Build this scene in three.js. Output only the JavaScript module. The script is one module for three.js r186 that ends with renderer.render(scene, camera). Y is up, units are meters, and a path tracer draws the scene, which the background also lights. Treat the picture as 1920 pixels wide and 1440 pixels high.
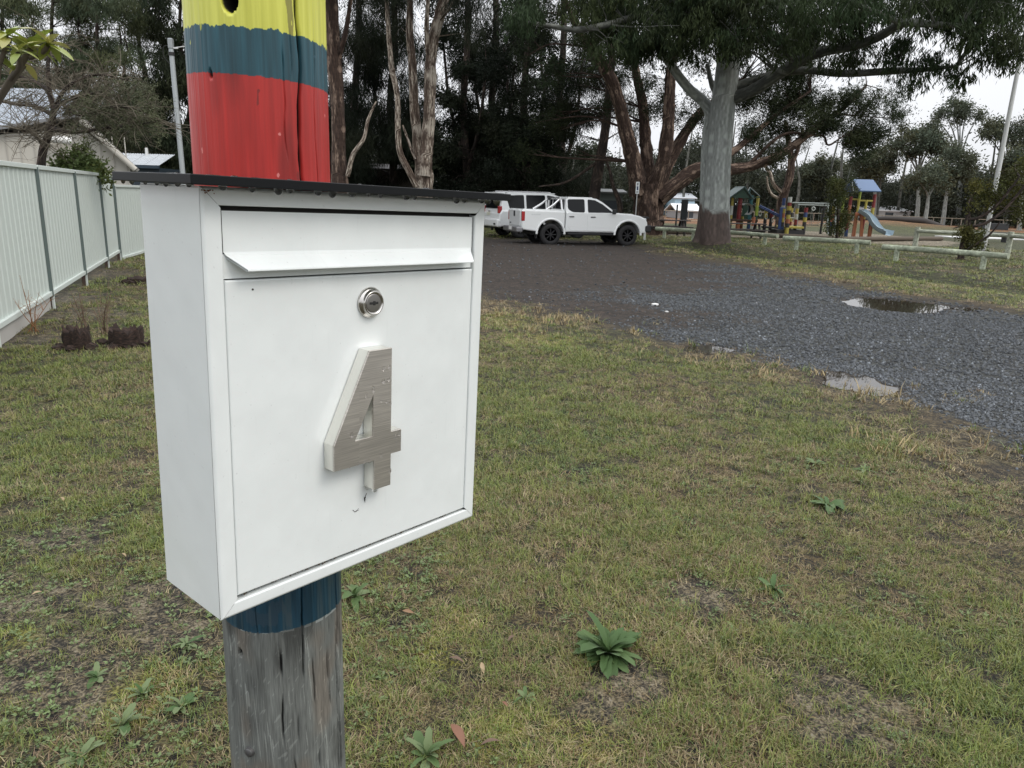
import * as THREE from 'three';
import { mergeGeometries } from 'three/addons/utils/BufferGeometryUtils.js';
import { RoundedBoxGeometry } from 'three/addons/geometries/RoundedBoxGeometry.js';

// ---------- camera, sky, sun, exposure ----------
const scene = new THREE.Scene();
const EYE = 1.65, FOCAL = 1380, HORIZON = 370, ROLL = 0.03;          // lens in pixels of a 1920 x 1440 frame
const camera = new THREE.PerspectiveCamera(55.1056, 4 / 3, 0.05, 2000);
const upC = new THREE.Vector3(ROLL, 1, (720 - HORIZON) / FOCAL).normalize();   // world up seen in the camera's axes
const zC = new THREE.Vector3(0, 0, 1).addScaledVector(upC, -upC.z).normalize();
const xC = new THREE.Vector3().crossVectors(upC, zC);
const camTurn = new THREE.Matrix4().set(xC.x, xC.y, xC.z, 0, upC.x, upC.y, upC.z, 0, zC.x, zC.y, zC.z, 0, 0, 0, 0, 1);
camera.quaternion.setFromRotationMatrix(camTurn);
camera.position.set(0, EYE, 0);

const renderer = new THREE.WebGLRenderer({ antialias: true });
renderer.toneMapping = THREE.LinearToneMapping;
renderer.toneMappingExposure = 0.93;
renderer.shadowMap.enabled = true;

function overcastSky() {                                              // thick even cloud, about three times brighter overhead than at the horizon
  const w = 256, h = 128, d = new Float32Array(w * h * 4);
  for (let j = 0; j < h; j++) for (let i = 0; i < w; i++) {
    const el = ((j + .5) / h - .5) * Math.PI, s = Math.max(0, Math.sin(el));
    const a = i / w * Math.PI * 2;
    const lump = 1 + .05 * Math.sin(a * 3 + s * 6) * Math.sin(a * 2 - s * 9 + 1) + .035 * Math.sin(a * 7 + s * 21) * Math.cos(s * 17 + a * 4);
    const L = .93 * (1 + 1.4 * s) * (el > 0 ? lump : 1);
    const k = (j * w + i) * 4;
    d[k] = L * .972; d[k + 1] = L * .992; d[k + 2] = L * 1.032; d[k + 3] = 1;
  }
  const t = new THREE.DataTexture(d, w, h, THREE.RGBAFormat, THREE.FloatType);
  t.mapping = THREE.EquirectangularReflectionMapping; t.magFilter = THREE.LinearFilter; t.needsUpdate = true;
  return t;
}
scene.background = overcastSky();
scene.environment = scene.background;
const sun = new THREE.DirectionalLight(0xfff6ea, 1.3);
sun.position.set(40, 46, 2); sun.target.position.set(0, 0, -15); scene.add(sun, sun.target);
sun.castShadow = true; sun.shadow.radius = 44; sun.shadow.mapSize.set(2048, 2048);
Object.assign(sun.shadow.camera, { left: -60, right: 60, top: 60, bottom: -60, near: 1, far: 200 });

// ---------- helpers ----------
const V = (x, y, z) => new THREE.Vector3(x, y, z);
function seeded(s) { return () => { s |= 0; s = s + 0x6D2B79F5 | 0; let t = Math.imul(s ^ s >>> 15, 1 | s); t = t + Math.imul(t ^ t >>> 7, 61 | t) ^ t; return ((t ^ t >>> 14) >>> 0) / 4294967296; }; }
let rnd = seeded(7);
const rr = (a, b) => a + (b - a) * rnd();
const clamp = (x, a = 0, b = 1) => Math.min(b, Math.max(a, x));
const smooth = (a, b, x) => { const t = clamp((x - a) / (b - a)); return t * t * (3 - 2 * t); };
const mixN = (a, b, t) => a + (b - a) * t;
const mixC = (a, b, t) => [mixN(a[0], b[0], t), mixN(a[1], b[1], t), mixN(a[2], b[2], t)];
function hash2(x, y) { let h = Math.imul(x, 374761393) + Math.imul(y, 668265263) | 0; h = Math.imul(h ^ h >>> 13, 1274126177); return ((h ^ h >>> 16) >>> 0) / 4294967296; }
function noise(x, y, wrap = 0) {                                      // value noise, tiling every wrap cells
  const xi = Math.floor(x), yi = Math.floor(y), u = x - xi, v = y - yi, a = u * u * (3 - 2 * u), b = v * v * (3 - 2 * v);
  const w = (i, j) => wrap ? hash2(((i % wrap) + wrap) % wrap, ((j % wrap) + wrap) % wrap) : hash2(i, j);
  return mixN(mixN(w(xi, yi), w(xi + 1, yi), a), mixN(w(xi, yi + 1), w(xi + 1, yi + 1), a), b);
}
function fbm(x, y, o = 4, wrap = 0) { let s = 0, a = .5, n = 0; for (let i = 0; i < o; i++) { s += a * noise(x + i * 17.3 * (wrap ? 0 : 1), y + i * 9.1 * (wrap ? 0 : 1), wrap); n += a; a *= .5; x *= 2; y *= 2; wrap *= 2; } return s / n; }
const lin = v => { const c = v / 255; return c <= .04045 ? c / 12.92 : ((c + .055) / 1.055) ** 2.4; };
const L3 = (r, g, b) => [lin(r), lin(g), lin(b)];
// pixel of the 1920 x 1440 frame to a real place: on the ground, or at a given distance down the z axis
function ray(px, py) { return V((px - 960) / FOCAL, -(py - 720) / FOCAL, -1).applyMatrix4(camTurn); }
function onGround(px, py, y = 0) { const d = ray(px, py), k = (y - EYE) / d.y; return V(d.x * k, y, d.z * k); }
function atDepth(px, py, depth) { const d = ray(px, py), k = -depth / d.z; return V(d.x * k, EYE + d.y * k, -depth); }
const mPer = depth => depth / FOCAL * 1.0;                            // metres per pixel at a depth

const taken = {};
function numbered(n) { const k = taken[n] = (taken[n] ?? -1) + 1; return k ? n + '_' + String(k).padStart(3, '0') : n; }
function tag(o, label, category, group) { o.userData.label = label; o.userData.category = category; if (group) o.userData.group = group; return o; }
function thing(name, label, category, pos = [0, 0, 0], turn = 0, group) {
  const o = new THREE.Group(); o.name = numbered(name); o.position.set(pos.x ?? pos[0], pos.y ?? pos[1], pos.z ?? pos[2]); o.rotation.y = turn;
  tag(o, label, category, group); scene.add(o); return o;
}
function part(parent, name, geo, mat) { const m = new THREE.Mesh(geo, mat); m.name = name; m.castShadow = m.receiveShadow = true; parent.add(m); return m; }
function setting(name, geo, mat) { const m = part(scene, numbered(name), geo, mat); m.userData.kind = 'structure'; return m; }
function std(c, roughness = .7, extra = {}) { const m = new THREE.MeshStandardMaterial({ roughness, ...extra }); m.color.setRGB(c[0], c[1], c[2]); if (extra.side === undefined) m.side = THREE.DoubleSide; return m; }
function phys(c, roughness, extra = {}) { const m = new THREE.MeshPhysicalMaterial({ roughness, ...extra }); m.color.setRGB(c[0], c[1], c[2]); m.side = THREE.DoubleSide; return m; }
const box = (w, h, d, x = 0, y = 0, z = 0) => new THREE.BoxGeometry(w, h, d).translate(x, y, z);
const rbox = (w, h, d, r, x = 0, y = 0, z = 0, s = 2) => new RoundedBoxGeometry(w, h, d, s, Math.min(r, w / 2.01, h / 2.01, d / 2.01)).translate(x, y, z);
function rod(a, b, r0, r1 = r0, seg = 8) {                            // straight bar between two points
  const d = b.clone().sub(a), g = new THREE.CylinderGeometry(r1, r0, d.length(), seg, 1);
  g.applyQuaternion(new THREE.Quaternion().setFromUnitVectors(V(0, 1, 0), d.clone().normalize())); return g.translate((a.x + b.x) / 2, (a.y + b.y) / 2, (a.z + b.z) / 2);
}
function shapeOf(pts, holes = []) { const s = new THREE.Shape(pts.map(p => new THREE.Vector2(p[0], p[1]))); for (const h of holes) s.holes.push(new THREE.Path(h.map(p => new THREE.Vector2(p[0], p[1])))); return s; }
function slab(pts, depth, bevel = 0, holes = [], seg = 2) { return new THREE.ExtrudeGeometry(shapeOf(pts, holes), { depth: depth - 2 * bevel, bevelEnabled: bevel > 0, bevelSize: bevel, bevelThickness: bevel, bevelOffset: -bevel, bevelSegments: seg, curveSegments: 12 }).translate(0, 0, bevel); }
function merged(list) { const anyPlain = list.some(g => !g.index); const l = list.map(g => { let o = anyPlain && g.index ? g.toNonIndexed() : g; for (const k of Object.keys(o.attributes)) if (!['position', 'normal', 'uv', 'color'].includes(k)) o.deleteAttribute(k); return o; }); return mergeGeometries(l, false); }
// curved, tapering, slightly lumpy limb through points
function limb(pts, radii, seg = 9, step = .35, lump = .08, seed = 1) {
  const c = new THREE.CatmullRomCurve3(pts, false, 'centripetal'), len = c.getLength(), n = Math.max(3, Math.ceil(len / step));
  const P = [], N = [], U = [], I = [], fr = c.computeFrenetFrames(n, false);
  for (let i = 0; i <= n; i++) {
    const t = i / n, p = c.getPointAt(t), f = t * (radii.length - 1), k = Math.min(radii.length - 2, Math.floor(f)), r = mixN(radii[k], radii[k + 1], f - k);
    for (let j = 0; j <= seg; j++) {
      const a = j / seg * Math.PI * 2, jj = j % seg, q = r * (1 + lump * ((noise(jj * 1.7 + seed * 13, t * len / Math.max(.12, r * 2.4) + seed * 7) - .5) * 1.7 + (noise(jj * 3.3 + seed * 5, t * len * 4.1 + seed) - .5) * .9));
      const nx = fr.normals[i].clone().multiplyScalar(Math.cos(a)).addScaledVector(fr.binormals[i], Math.sin(a));
      P.push(p.x + nx.x * q, p.y + nx.y * q, p.z + nx.z * q); N.push(nx.x, nx.y, nx.z); U.push(j / seg * Math.max(.2, Math.round(r * 6.28 * 2) / 2), t * len);
    }
  }
  for (let i = 0; i < n; i++) for (let j = 0; j < seg; j++) { const a = i * (seg + 1) + j, b = a + seg + 1; I.push(a, b, a + 1, b, b + 1, a + 1); }
  const g = new THREE.BufferGeometry(); g.setAttribute('position', new THREE.Float32BufferAttribute(P, 3)); g.setAttribute('normal', new THREE.Float32BufferAttribute(N, 3)); g.setAttribute('uv', new THREE.Float32BufferAttribute(U, 2)); g.setIndex(I); g.computeVertexNormals(); return g;
}
function texture(w, h, fn, srgb = true) {                             // fn(u, v, x, y) gives linear or sRGB 0..255
  const d = new Uint8Array(w * h * 4);
  for (let y = 0; y < h; y++) for (let x = 0; x < w; x++) { const c = fn((x + .5) / w, (y + .5) / h, x, y), k = (y * w + x) * 4; if (typeof c === 'number') d[k] = d[k + 1] = d[k + 2] = clamp(c, 0, 255); else { d[k] = clamp(c[0], 0, 255); d[k + 1] = clamp(c[1], 0, 255); d[k + 2] = clamp(c[2], 0, 255); } d[k + 3] = 255; }
  const t = new THREE.DataTexture(d, w, h); t.magFilter = THREE.LinearFilter; t.minFilter = THREE.LinearMipmapLinearFilter; t.generateMipmaps = true; t.wrapS = t.wrapT = THREE.RepeatWrapping; if (srgb) t.colorSpace = THREE.SRGBColorSpace; t.needsUpdate = true; return t;
}
function copies(parent, name, geo, mat, mats, colors) {               // many copies of one small geometry
  const m = new THREE.InstancedMesh(geo, mat, mats.length); m.name = name;
  mats.forEach((x, i) => m.setMatrixAt(i, x)); if (colors) { const c = new THREE.Color(); colors.forEach((x, i) => m.setColorAt(i, c.setRGB(x[0], x[1], x[2]))); }
  m.castShadow = m.receiveShadow = true; m.userData.kind = 'stuff'; parent.add(m); return m;
}
const _q = new THREE.Quaternion(), _e = new THREE.Euler();
function place(x, y, z, rx, ry, rz, sx, sy = sx, sz = sx) { return new THREE.Matrix4().compose(V(x, y, z), _q.setFromEuler(_e.set(rx, ry, rz, 'YXZ')).clone(), V(sx, sy, sz)); }
// ---------- ground ----------
const driveEdge = [[620, 470], [760, 500], [905, 556], [960, 572], [1060, 596], [1150, 618], [1240, 634], [1320, 646], [1400, 660], [1490, 684], [1560, 704], [1640, 735], [1720, 776], [1800, 815], [1925, 868], [2300, 1010], [2700, 900], [2300, 640], [1925, 583], [1800, 568], [1640, 546], [1500, 520], [1400, 500], [1310, 484], [1240, 472], [1205, 462], [1120, 450], [900, 445], [700, 440]].map(([x, y]) => { const p = onGround(x, y); return [p.x, p.z]; });
function driveDist(x, z) {                                            // metres inside the car park (positive) or outside it
  let inside = false, best = 1e9;
  for (let i = 0, j = driveEdge.length - 1; i < driveEdge.length; j = i++) {
    const [ax, az] = driveEdge[i], [bx, bz] = driveEdge[j];
    if ((az > z) !== (bz > z) && x < (bx - ax) * (z - az) / (bz - az) + ax) inside = !inside;
    const dx = bx - ax, dz = bz - az, t = clamp(((x - ax) * dx + (z - az) * dz) / (dx * dx + dz * dz)), d = Math.hypot(x - ax - dx * t, z - az - dz * t);
    if (d < best) best = d;
  }
  return inside ? best : -best;
}
const puddles = [
  { at: onGround(1640, 712), pts: [[1545, 694], [1580, 690], [1600, 700], [1626, 698], [1655, 712], [1686, 720], [1676, 730], [1640, 733], [1612, 726], [1580, 722], [1552, 712]] },
  { at: onGround(1700, 568), pts: [[1580, 560], [1620, 553], [1680, 557], [1730, 563], [1778, 568], [1770, 577], [1735, 583], [1690, 581], [1650, 577], [1600, 570]] },
  { at: onGround(1330, 648), pts: [[1286, 644], [1330, 641], [1374, 648], [1362, 655], [1320, 656], [1292, 651]] },
  { at: onGround(1810, 575), pts: [[1786, 573], [1820, 572], [1846, 575], [1815, 578]] },
];
const pudPolys = puddles.map(p => p.pts.map(([x, y]) => { const q = onGround(x, y); return [q.x, q.z]; }));
function inPoly(poly, x, z) { let r = false; for (let i = 0, j = poly.length - 1; i < poly.length; j = i++) { const [ax, az] = poly[i], [bx, bz] = poly[j]; if ((az > z) !== (bz > z) && x < (bx - ax) * (z - az) / (bz - az) + ax) r = !r; } return r; }
function polyDist(poly, x, z) { let best = 1e9; for (let i = 0, j = poly.length - 1; i < poly.length; j = i++) { const [ax, az] = poly[i], [bx, bz] = poly[j], dx = bx - ax, dz = bz - az, t = clamp(((x - ax) * dx + (z - az) * dz) / (dx * dx + dz * dz)); best = Math.min(best, Math.hypot(x - ax - dx * t, z - az - dz * t)); } return inPoly(poly, x, z) ? best : -best; }
const gumAt = onGround(1333, 462), moundAt = onGround(1690, 432);
const ditchLine = [[1290, 462], [1380, 473], [1480, 485], [1560, 494], [1650, 505], [1760, 519], [1900, 540], [2060, 560]].map(([x, y]) => { const p = onGround(x, y); return [p.x, p.z]; });
function ditch(x, z) { if (x < 4 || x > 20 || z > -14 || z < -34) return 0; let b = 9; for (let i = 0; i < ditchLine.length - 1; i++) { const [ax, az] = ditchLine[i], [bx, bz] = ditchLine[i + 1], dx = bx - ax, dz = bz - az, t = clamp(((x - ax) * dx + (z - az) * dz) / (dx * dx + dz * dz)); b = Math.min(b, Math.hypot(x - ax - dx * t, z - az - dz * t)); } return Math.exp(-b * b / .9); }
function drive(x, z) { if (z > 1 || z < -45 || x > 26 || x < -14) return -5; const far = clamp(-z / 20); return driveDist(x, z) + (fbm(x * 1.1, z * 1.1, 3) - .5) * mixN(.9, 1.6, far) + (fbm(x * 6, z * 6, 2) - .5) * .35; }
function height(x, z, d = drive(x, z)) {
  let h = (fbm(x * .35 + 50, z * .35, 2) - .5) * .08 * smooth(2, 8, Math.hypot(x, z)) + (fbm(x * 2.1, z * 2.1, 3) - .5) * .035;
  h -= .035 * smooth(-.3, .5, d);
  for (const p of pudPolys) { if (Math.abs(p[0][0] - x) > 4 || Math.abs(p[0][1] - z) > 4) continue; const k = polyDist(p, x, z); h = mixN(h, -.055 - .02 * smooth(0, .3, k), smooth(-.25, .02, k)); }
  h -= .2 * ditch(x, z);
  h += .22 * Math.exp(-((x - gumAt.x) ** 2 + (z - gumAt.z) ** 2) / 3.2);
  h += .72 * Math.exp(-(((x - moundAt.x) / 7) ** 2 + ((z - moundAt.z + 2) / 4) ** 2));
  return h;
}
const bareSpots = [[20, 1130, .3], [60, 1250, .28], [150, 1290, .22], [330, 1180, .2], [120, 1010, .25], [1185, 1275, .16], [1130, 1330, .14], [290, 1120, .22], [100, 560, .9], [190, 515, .8], [40, 640, .5], [1320, 1120, .18], [130, 590, .8], [1600, 1330, .25], [430, 1010, .2]].map(([x, y, r]) => ({ p: onGround(x, y), r }));
const mossSpots = [[285, 1290, .13], [255, 1340, .1], [15, 1200, .12], [850, 1170, .14], [815, 1230, .12], [950, 1380, .16], [1100, 1390, .14], [820, 1190, .1], [960, 600, .7], [1020, 640, .5], [900, 600, .6]].map(([x, y, r]) => ({ p: onGround(x, y), r }));
const fieldZ = -58;
function blob(list, x, z) { let m = 0; for (const s of list) { const d = Math.hypot(x - s.p.x, z - s.p.z); if (d < s.r * 2.2) m = Math.max(m, smooth(1.25, .45, d / s.r + (fbm(x * 7 / Math.max(.3, s.r), z * 7 / Math.max(.3, s.r), 2) - .5) * 1.1)); } return m; }
const cBare = [.20, .175, .14], cSoil = [.070, .056, .032], cThatch = [.125, .096, .050], cGreen = [.070, .084, .028], cGravel = [.080, .090, .101], cLitter = [.064, .047, .040], cMoss = [.17, .18, .022], cMud = [.098, .074, .046], cSand = [.44, .39, .33], cOrange = [.42, .21, .10], cField = [.13, .15, .055];
function zones(x, z) {
  const d = drive(x, z), bare = blob(bareSpots, x, z), moss = blob(mossSpots, x, z);
  const straw = clamp(smooth(.36, .66, fbm(x * .9 + 20, z * .9, 3)) * .75 + smooth(.45, .7, fbm(x * 4.3, z * 4.3 + 9, 2)) * .35);
  return { d, bare, moss, straw };
}
const sandBox = [onGround(1225, 442), onGround(1420, 447), onGround(1560, 454), onGround(1770, 462), onGround(1800, 454), onGround(1660, 441), onGround(1500, 433), onGround(1225, 434)].map(p => [p.x, p.z]);
function litterAt(x, z) { return smooth(-1.3, 1.3, 1.9 + (-z - 10.8) * .41 - x + (fbm(x * .45 + 3, z * .45, 3) - .5) * 5 + (fbm(x * 3, z * 3, 2) - .5) * 1.6); }
function groundColor(x, z) {
  const o = zones(x, z);
  let c = mixC(mixC(cSoil, cGreen, .55), cThatch, o.straw);
  c = mixC(c, [.052, .072, .020], ditch(x, z) * .75); c = mixC(c, [.075, .055, .042], smooth(1.9, .7, Math.hypot(x - gumAt.x, z - gumAt.z) + (fbm(x * 2, z * 2, 2) - .5)));
  c = mixC(c, [.105, .098, .052], smooth(-.1, -.5, x) * smooth(4, 3, Math.hypot(x, z)) * .6);
  c = mixC(c, cBare, o.bare * .85); c = mixC(c, cMoss, o.moss * .8);
  const r = Math.hypot(x, z);
  if (r > 18) c = mixC(c, [.100, .125, .036], smooth(18, 40, r) * .8 * (1 - o.straw * .4));
  const grav = smooth(-.2, .55, o.d + (fbm(x * 9, z * 9, 2) - .5) * .5);
  if (grav > 0) {
    const litter = litterAt(x, z);
    c = mixC(c, mixC(cGravel, cLitter, litter), grav);
  }
  c = mixC(c, cMud, smooth(1, 0, Math.abs(o.d + .15) / .75) * .8 * smooth(.3, .55, fbm(x * 1.6 + 4, z * 1.6, 2)));
  for (const p of pudPolys) if (Math.abs(p[0][0] - x) < 4 && Math.abs(p[0][1] - z) < 4) { const k = polyDist(p, x, z); c = mixC(c, [.075, .056, .042], smooth(-.3, .05, k)); }
  if (r > 30) { const s = polyDist(sandBox, x, z) + (fbm(x, z, 2) - .5) * .8; c = mixC(c, cSand, smooth(-.3, .3, s)); c = mixC(c, cField, smooth(-48, -54, z)); c = mixC(c, cOrange, smooth(-59, -62, z + (fbm(x * .2, z * .2, 2) - .5) * 3) * smooth(-93, -90, z)); if (z < -100) c = mixC(c, cField, smooth(-100, -110, z)); }
  return c;
}
const grain = texture(1024, 1024, (u, v) => {
  const a = fbm(u * 24, v * 24, 4, 24), b = noise(u * 260, v * 260, 260), c = noise(u * 120 + 3.3, v * 120, 120), f = noise(u * 70, v * 340, 0) > .83 ? 55 : 0, k = 92 + 150 * (a - .5) + 120 * (b - .5) + 90 * (c - .5);
  return [k * 1.62 + f, k * 1.58 + f * .8, k * 1.45 + f * .4];
});
const grainBump = texture(1024, 1024, (u, v) => 128 + 160 * (fbm(u * 40, v * 40, 4, 40) - .5) + 110 * (noise(u * 250, v * 250, 250) - .5), false);
{
  const ang = [], rad = [];
  for (let i = 0; i <= 420; i++) ang.push(-50 + 100 * i / 420);
  for (let i = 1; i < 66; i++) ang.push(50 + 260 * i / 66);
  for (let i = 0; i <= 560; i++) rad.push(1.15 * Math.pow(62 / 1.15, i / 560));
  for (let i = 1; i <= 60; i++) rad.push(62 * Math.pow(1200 / 62, i / 60));
  const nA = ang.length, nR = rad.length, P = new Float32Array((nA * nR + 1) * 3), Cc = new Float32Array((nA * nR + 1) * 3), U = new Float32Array((nA * nR + 1) * 2), I = [];
  for (let j = 0; j < nR; j++) for (let i = 0; i < nA; i++) {
    const a = ang[i] * Math.PI / 180, r = rad[j], x = Math.sin(a) * r, z = -Math.cos(a) * r, k = j * nA + i, front = i <= 420;
    const c = front || r < 30 ? groundColor(x, z) : cField;
    P[k * 3] = x; P[k * 3 + 1] = front ? height(x, z) : height(x, z, -5); P[k * 3 + 2] = z; Cc.set(c, k * 3); U[k * 2] = x / 1.3; U[k * 2 + 1] = z / 1.3;
  }
  const m = nA * nR; Cc.set(cSoil, m * 3);
  for (let j = 0; j < nR - 1; j++) for (let i = 0; i < nA; i++) { const a = j * nA + i, b = j * nA + (i + 1) % nA, c = a + nA, d = b + nA; I.push(a, b, c, b, d, c); }
  for (let i = 0; i < nA; i++) I.push(m, (i + 1) % nA, i);
  const g = new THREE.BufferGeometry(); g.setAttribute('position', new THREE.BufferAttribute(P, 3)); g.setAttribute('color', new THREE.BufferAttribute(Cc, 3)); g.setAttribute('uv', new THREE.BufferAttribute(U, 2)); g.setIndex(I); g.computeVertexNormals();
  const nrm = g.attributes.normal; let s = 0; for (let i = 0; i < 400; i++) s += nrm.getY(i * 50); if (s < 0) { for (let i = 0; i < I.length; i += 3) { const t = I[i]; I[i] = I[i + 1]; I[i + 1] = t; } g.setIndex(I); g.computeVertexNormals(); }
  setting('ground', g, std([1, 1, 1], .92, { map: grain, bumpMap: grainBump, bumpScale: .008, vertexColors: true }));
}
const waterMat = phys([.030, .024, .018], .02, { ior: 1.33 });
pudPolys.forEach((poly, i) => {
  const c = poly.reduce((s, p) => [s[0] + p[0] / poly.length, s[1] + p[1] / poly.length], [0, 0]), n = 96, out = [];
  const curve = new THREE.CatmullRomCurve3(poly.map(p => V(p[0], 0, p[1])), true);
  for (let k = 0; k < n; k++) { const p = curve.getPointAt(k / n), s = 1 + (fbm(p.x * 9, p.z * 9, 2) - .5) * .35; out.push([c[0] + (p.x - c[0]) * s, -(c[1] + (p.z - c[1]) * s)]); }
  const g = new THREE.ShapeGeometry(shapeOf(out)).rotateX(-Math.PI / 2).translate(0, -.046, 0);
  const o = setting('puddle', g, waterMat); o.userData.label = ['shallow muddy puddle at the edge of the lawn', 'long bright puddle across the far side of the gravel', 'brown puddle between the lawn and the gravel', 'small puddle right of the long bright one'][i];
});
// ---------- post ----------
const postAt = V(-.3048 - .0232 * 1.2, 0, -.9034 - .0487 * 1.2), postR = y => .0782 - .0066 * (y - 1.2);
const post = thing('timber_post', 'round timber post painted in yellow, blue and red bands above bare grey wood', 'post', postAt);
{
  const facing = Math.atan2(.3048, .9034), D2 = Math.PI / 180;
  const y0 = -.15, y1 = 2.35, ty0 = .55, ty1 = 2.0;
  const wob = (y, s) => (fbm(y * 14, s, 3) - .5) * 6;
  const cracks = [[33, 1.62, 1.95, .0032, .008, 6], [34.5, 1.745, 1.93, .0016, .004, 1], [-5, .935, 1.00, .0022, .006, 2], [-5.5, 1.035, 1.072, .003, .006, 3], [16, 1.03, 1.20, .0016, .006, 4], [25.5, .985, 1.045, .0013, .005, 5], [44, 1.005, 1.045, .003, .006, 7], [61, .5, 1.2, .0028, .012, 8], [57, .5, 1.08, .002, .006, 9], [9, .935, .965, .0016, .004, 10], [29, .87, .9, .002, .005, 11], [24, 1.76, 1.81, .0013, .002, 12], [20, 1.69, 1.79, .0012, .002, 13], [46, .96, .995, .002, .004, 14], [-24, 1.09, 1.2, .001, .003, 15], [50, 1.62, 1.8, .001, .0025, 16], [65, .7, 1.0, .0025, .006, 17], [3, .5, .9, .0015, .004, 18]];
  const pits = [[-20, 1.832, .0075, .03], [-44, 1.067, .0035, .012], [-39, 1.763, .0022, .006]];
  const carve = (deg, y) => {
    const r = postR(y); let d = 0;
    for (const [c, a, b, w, dep, s] of cracks) { if (y < a - .02 || y > b + .02) continue; const x = (deg - c - wob(y, s)) * D2 * r, k = smooth(a - .015, a + .02, y) * smooth(b + .015, b - .02, y) * (.6 + .8 * noise(y * 60, s * 3)); const q = Math.abs(x) / (w * .7); if (q < 2.2) d = Math.max(d, dep * k * Math.exp(-q * q * 1.6)); }
    for (const [c, py, w, dep] of pits) { const q = Math.hypot((deg - c) * D2 * r, (y - py) * .8) / w; if (q < 1.6) d = Math.max(d, dep * smooth(1.25, .75, q)); }
    return d;
  };
  const degs = []; for (let i = 0; i <= 440; i++) degs.push(-95 + 190 * i / 440); for (let i = 1; i < 40; i++) degs.push(95 + 170 * i / 40); degs.push(265);
  const ys = []; for (let y = y0; y < .8; y += .03) ys.push(y); for (let y = .8; y < 1.25; y += .003) ys.push(y); for (let y = 1.25; y < 1.6; y += .02) ys.push(y); for (let y = 1.6; y < 1.9; y += .003) ys.push(y); for (let y = 1.9; y <= y1; y += .03) ys.push(y);
  const P = [], U = [], I = [], n = degs.length;
  for (const y of ys) for (const g of degs) {
    const a = facing + g * D2, r = postR(y) - carve(g, y) + (fbm(g * .05, y * 2.2, 2) - .5) * .0022 + (fbm(g * .6, y * 5, 2) - .5) * .0006;
    P.push(Math.sin(a) * r + .0232 * y, y, Math.cos(a) * r + .0487 * y); U.push((g + 95) / 360, (y - ty0) / (ty1 - ty0));
  }
  for (let j = 0; j < ys.length - 1; j++) for (let i = 0; i < n - 1; i++) { const a = j * n + i, b = a + n; I.push(a, a + 1, b, a + 1, b + 1, b); }
  const g = new THREE.BufferGeometry(); g.setAttribute('position', new THREE.Float32BufferAttribute(P, 3)); g.setAttribute('uv', new THREE.Float32BufferAttribute(U, 2)); g.setIndex(I); g.computeVertexNormals();
  const colour = (u, v) => {
    const deg = u * 360 - 95, y = ty0 + v * (ty1 - ty0), x = deg * D2 * .078;
    const edge = (fbm(x * 110, y * 60, 3) - .5) * .006 + (noise(x * 420, 7) - .5) * .004;
    const grainL = fbm(x * 160, y * 5, 4), fine = fbm(x * 700, y * 22, 2), blot = fbm(x * 14, y * 7, 3), hole = carve(deg, y);
    let c;
    const wood = () => { let w = 106 + 16 * (grainL - .5) + 26 * (fine - .5) + 26 * (blot - .5) + 34 * (fbm(x * 1500, y * 70, 2) - .5); const brown = smooth(.46, .7, fbm(x * 20 + 9, y * 12, 3)); w -= 20 * smooth(.58, .74, fbm(x * 26 + 3, y * 9 + 5, 3)); if (fbm((x + y * .05) * 420 + 40, y * 14, 2) > .77) w += 30; if (fbm((x - y * .6) * 260, (y + x * .5) * 60, 2) > .8) w += 22; return [w * mixN(.97, 1.02, brown), w * mixN(1.0, .98, brown), w * mixN(.97, .91, brown)]; };
    const br = fbm(x * 260, y * 11, 3) - .5, wear = fbm(x * 48, y * 24, 4);
    const yb = 1.8075 - deg * .00005 + edge * .7, rb = 1.7625 - deg * .00006 + edge * .22;
    if (y > yb) { const k = 1 + br * .16 + (blot - .5) * .22; c = [203 * k, 204 * k, 88 * k * k]; if (fbm(x * 90, y * 14, 3) > .76) c = [140, 136, 66]; }
    else if (y > rb) { const k = 1 + br * .5 + (blot - .5) * .35; c = [37 * k, 76 * k, 87 * k]; if (wear > .72) c = [58, 90, 104]; if (y > yb - .016 && noise(x * 190, y * 12) > .8) c = [176, 180, 78]; }
    else if (y > 1.25) { const k = 1 + br * .2 + (blot - .5) * .34 - .16 * smooth(.58, .74, fbm(x * 40 + 2, y * 6, 3)); c = [174 * k, 46 * k, 41 * k]; if (wear > .84) c = [130, 40, 36]; if (fbm(x * 70 + 5, y * 60, 3) > .82) c = [206, 120, 116]; }
    else if (y > 1.104 + edge * .25 + .002 * Math.sin(deg * .05)) { const k = 1 + br * .55 + (blot - .5) * .35; c = [29 * k, 60 * k, 76 * k]; if (wear > .73) c = [44, 66, 80]; { const gs = smooth(.6, .72, fbm(x * 240 + 7, y * 9, 3)); c = mixC(c, [74, 88, 94], gs * .55); } }
    else { c = wood(); if (y > 1.1015 && wear > .60) c = [150, 156, 154]; { const st = smooth(.5, .66, fbm(x * 60, y * 7, 3)) * smooth(1.02, 1.09, y + (noise(x * 120, 3) - .5) * .05); c = c.map(q => q * (1 - .3 * st)); } }
    if (hole > .0025) { const w = wood().map(q => q * .42); const k = smooth(.0025, .006, hole); c = [mixN(c[0], w[0], k), mixN(c[1], w[1], k), mixN(c[2], w[2], k)]; }
    return c;
  };
  const map = texture(1400, 1800, (u, v) => u < 190 / 360 + .02 ? colour(u, v) : colour(1.05 - u, v)); map.wrapS = map.wrapT = THREE.ClampToEdgeWrapping;
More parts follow.
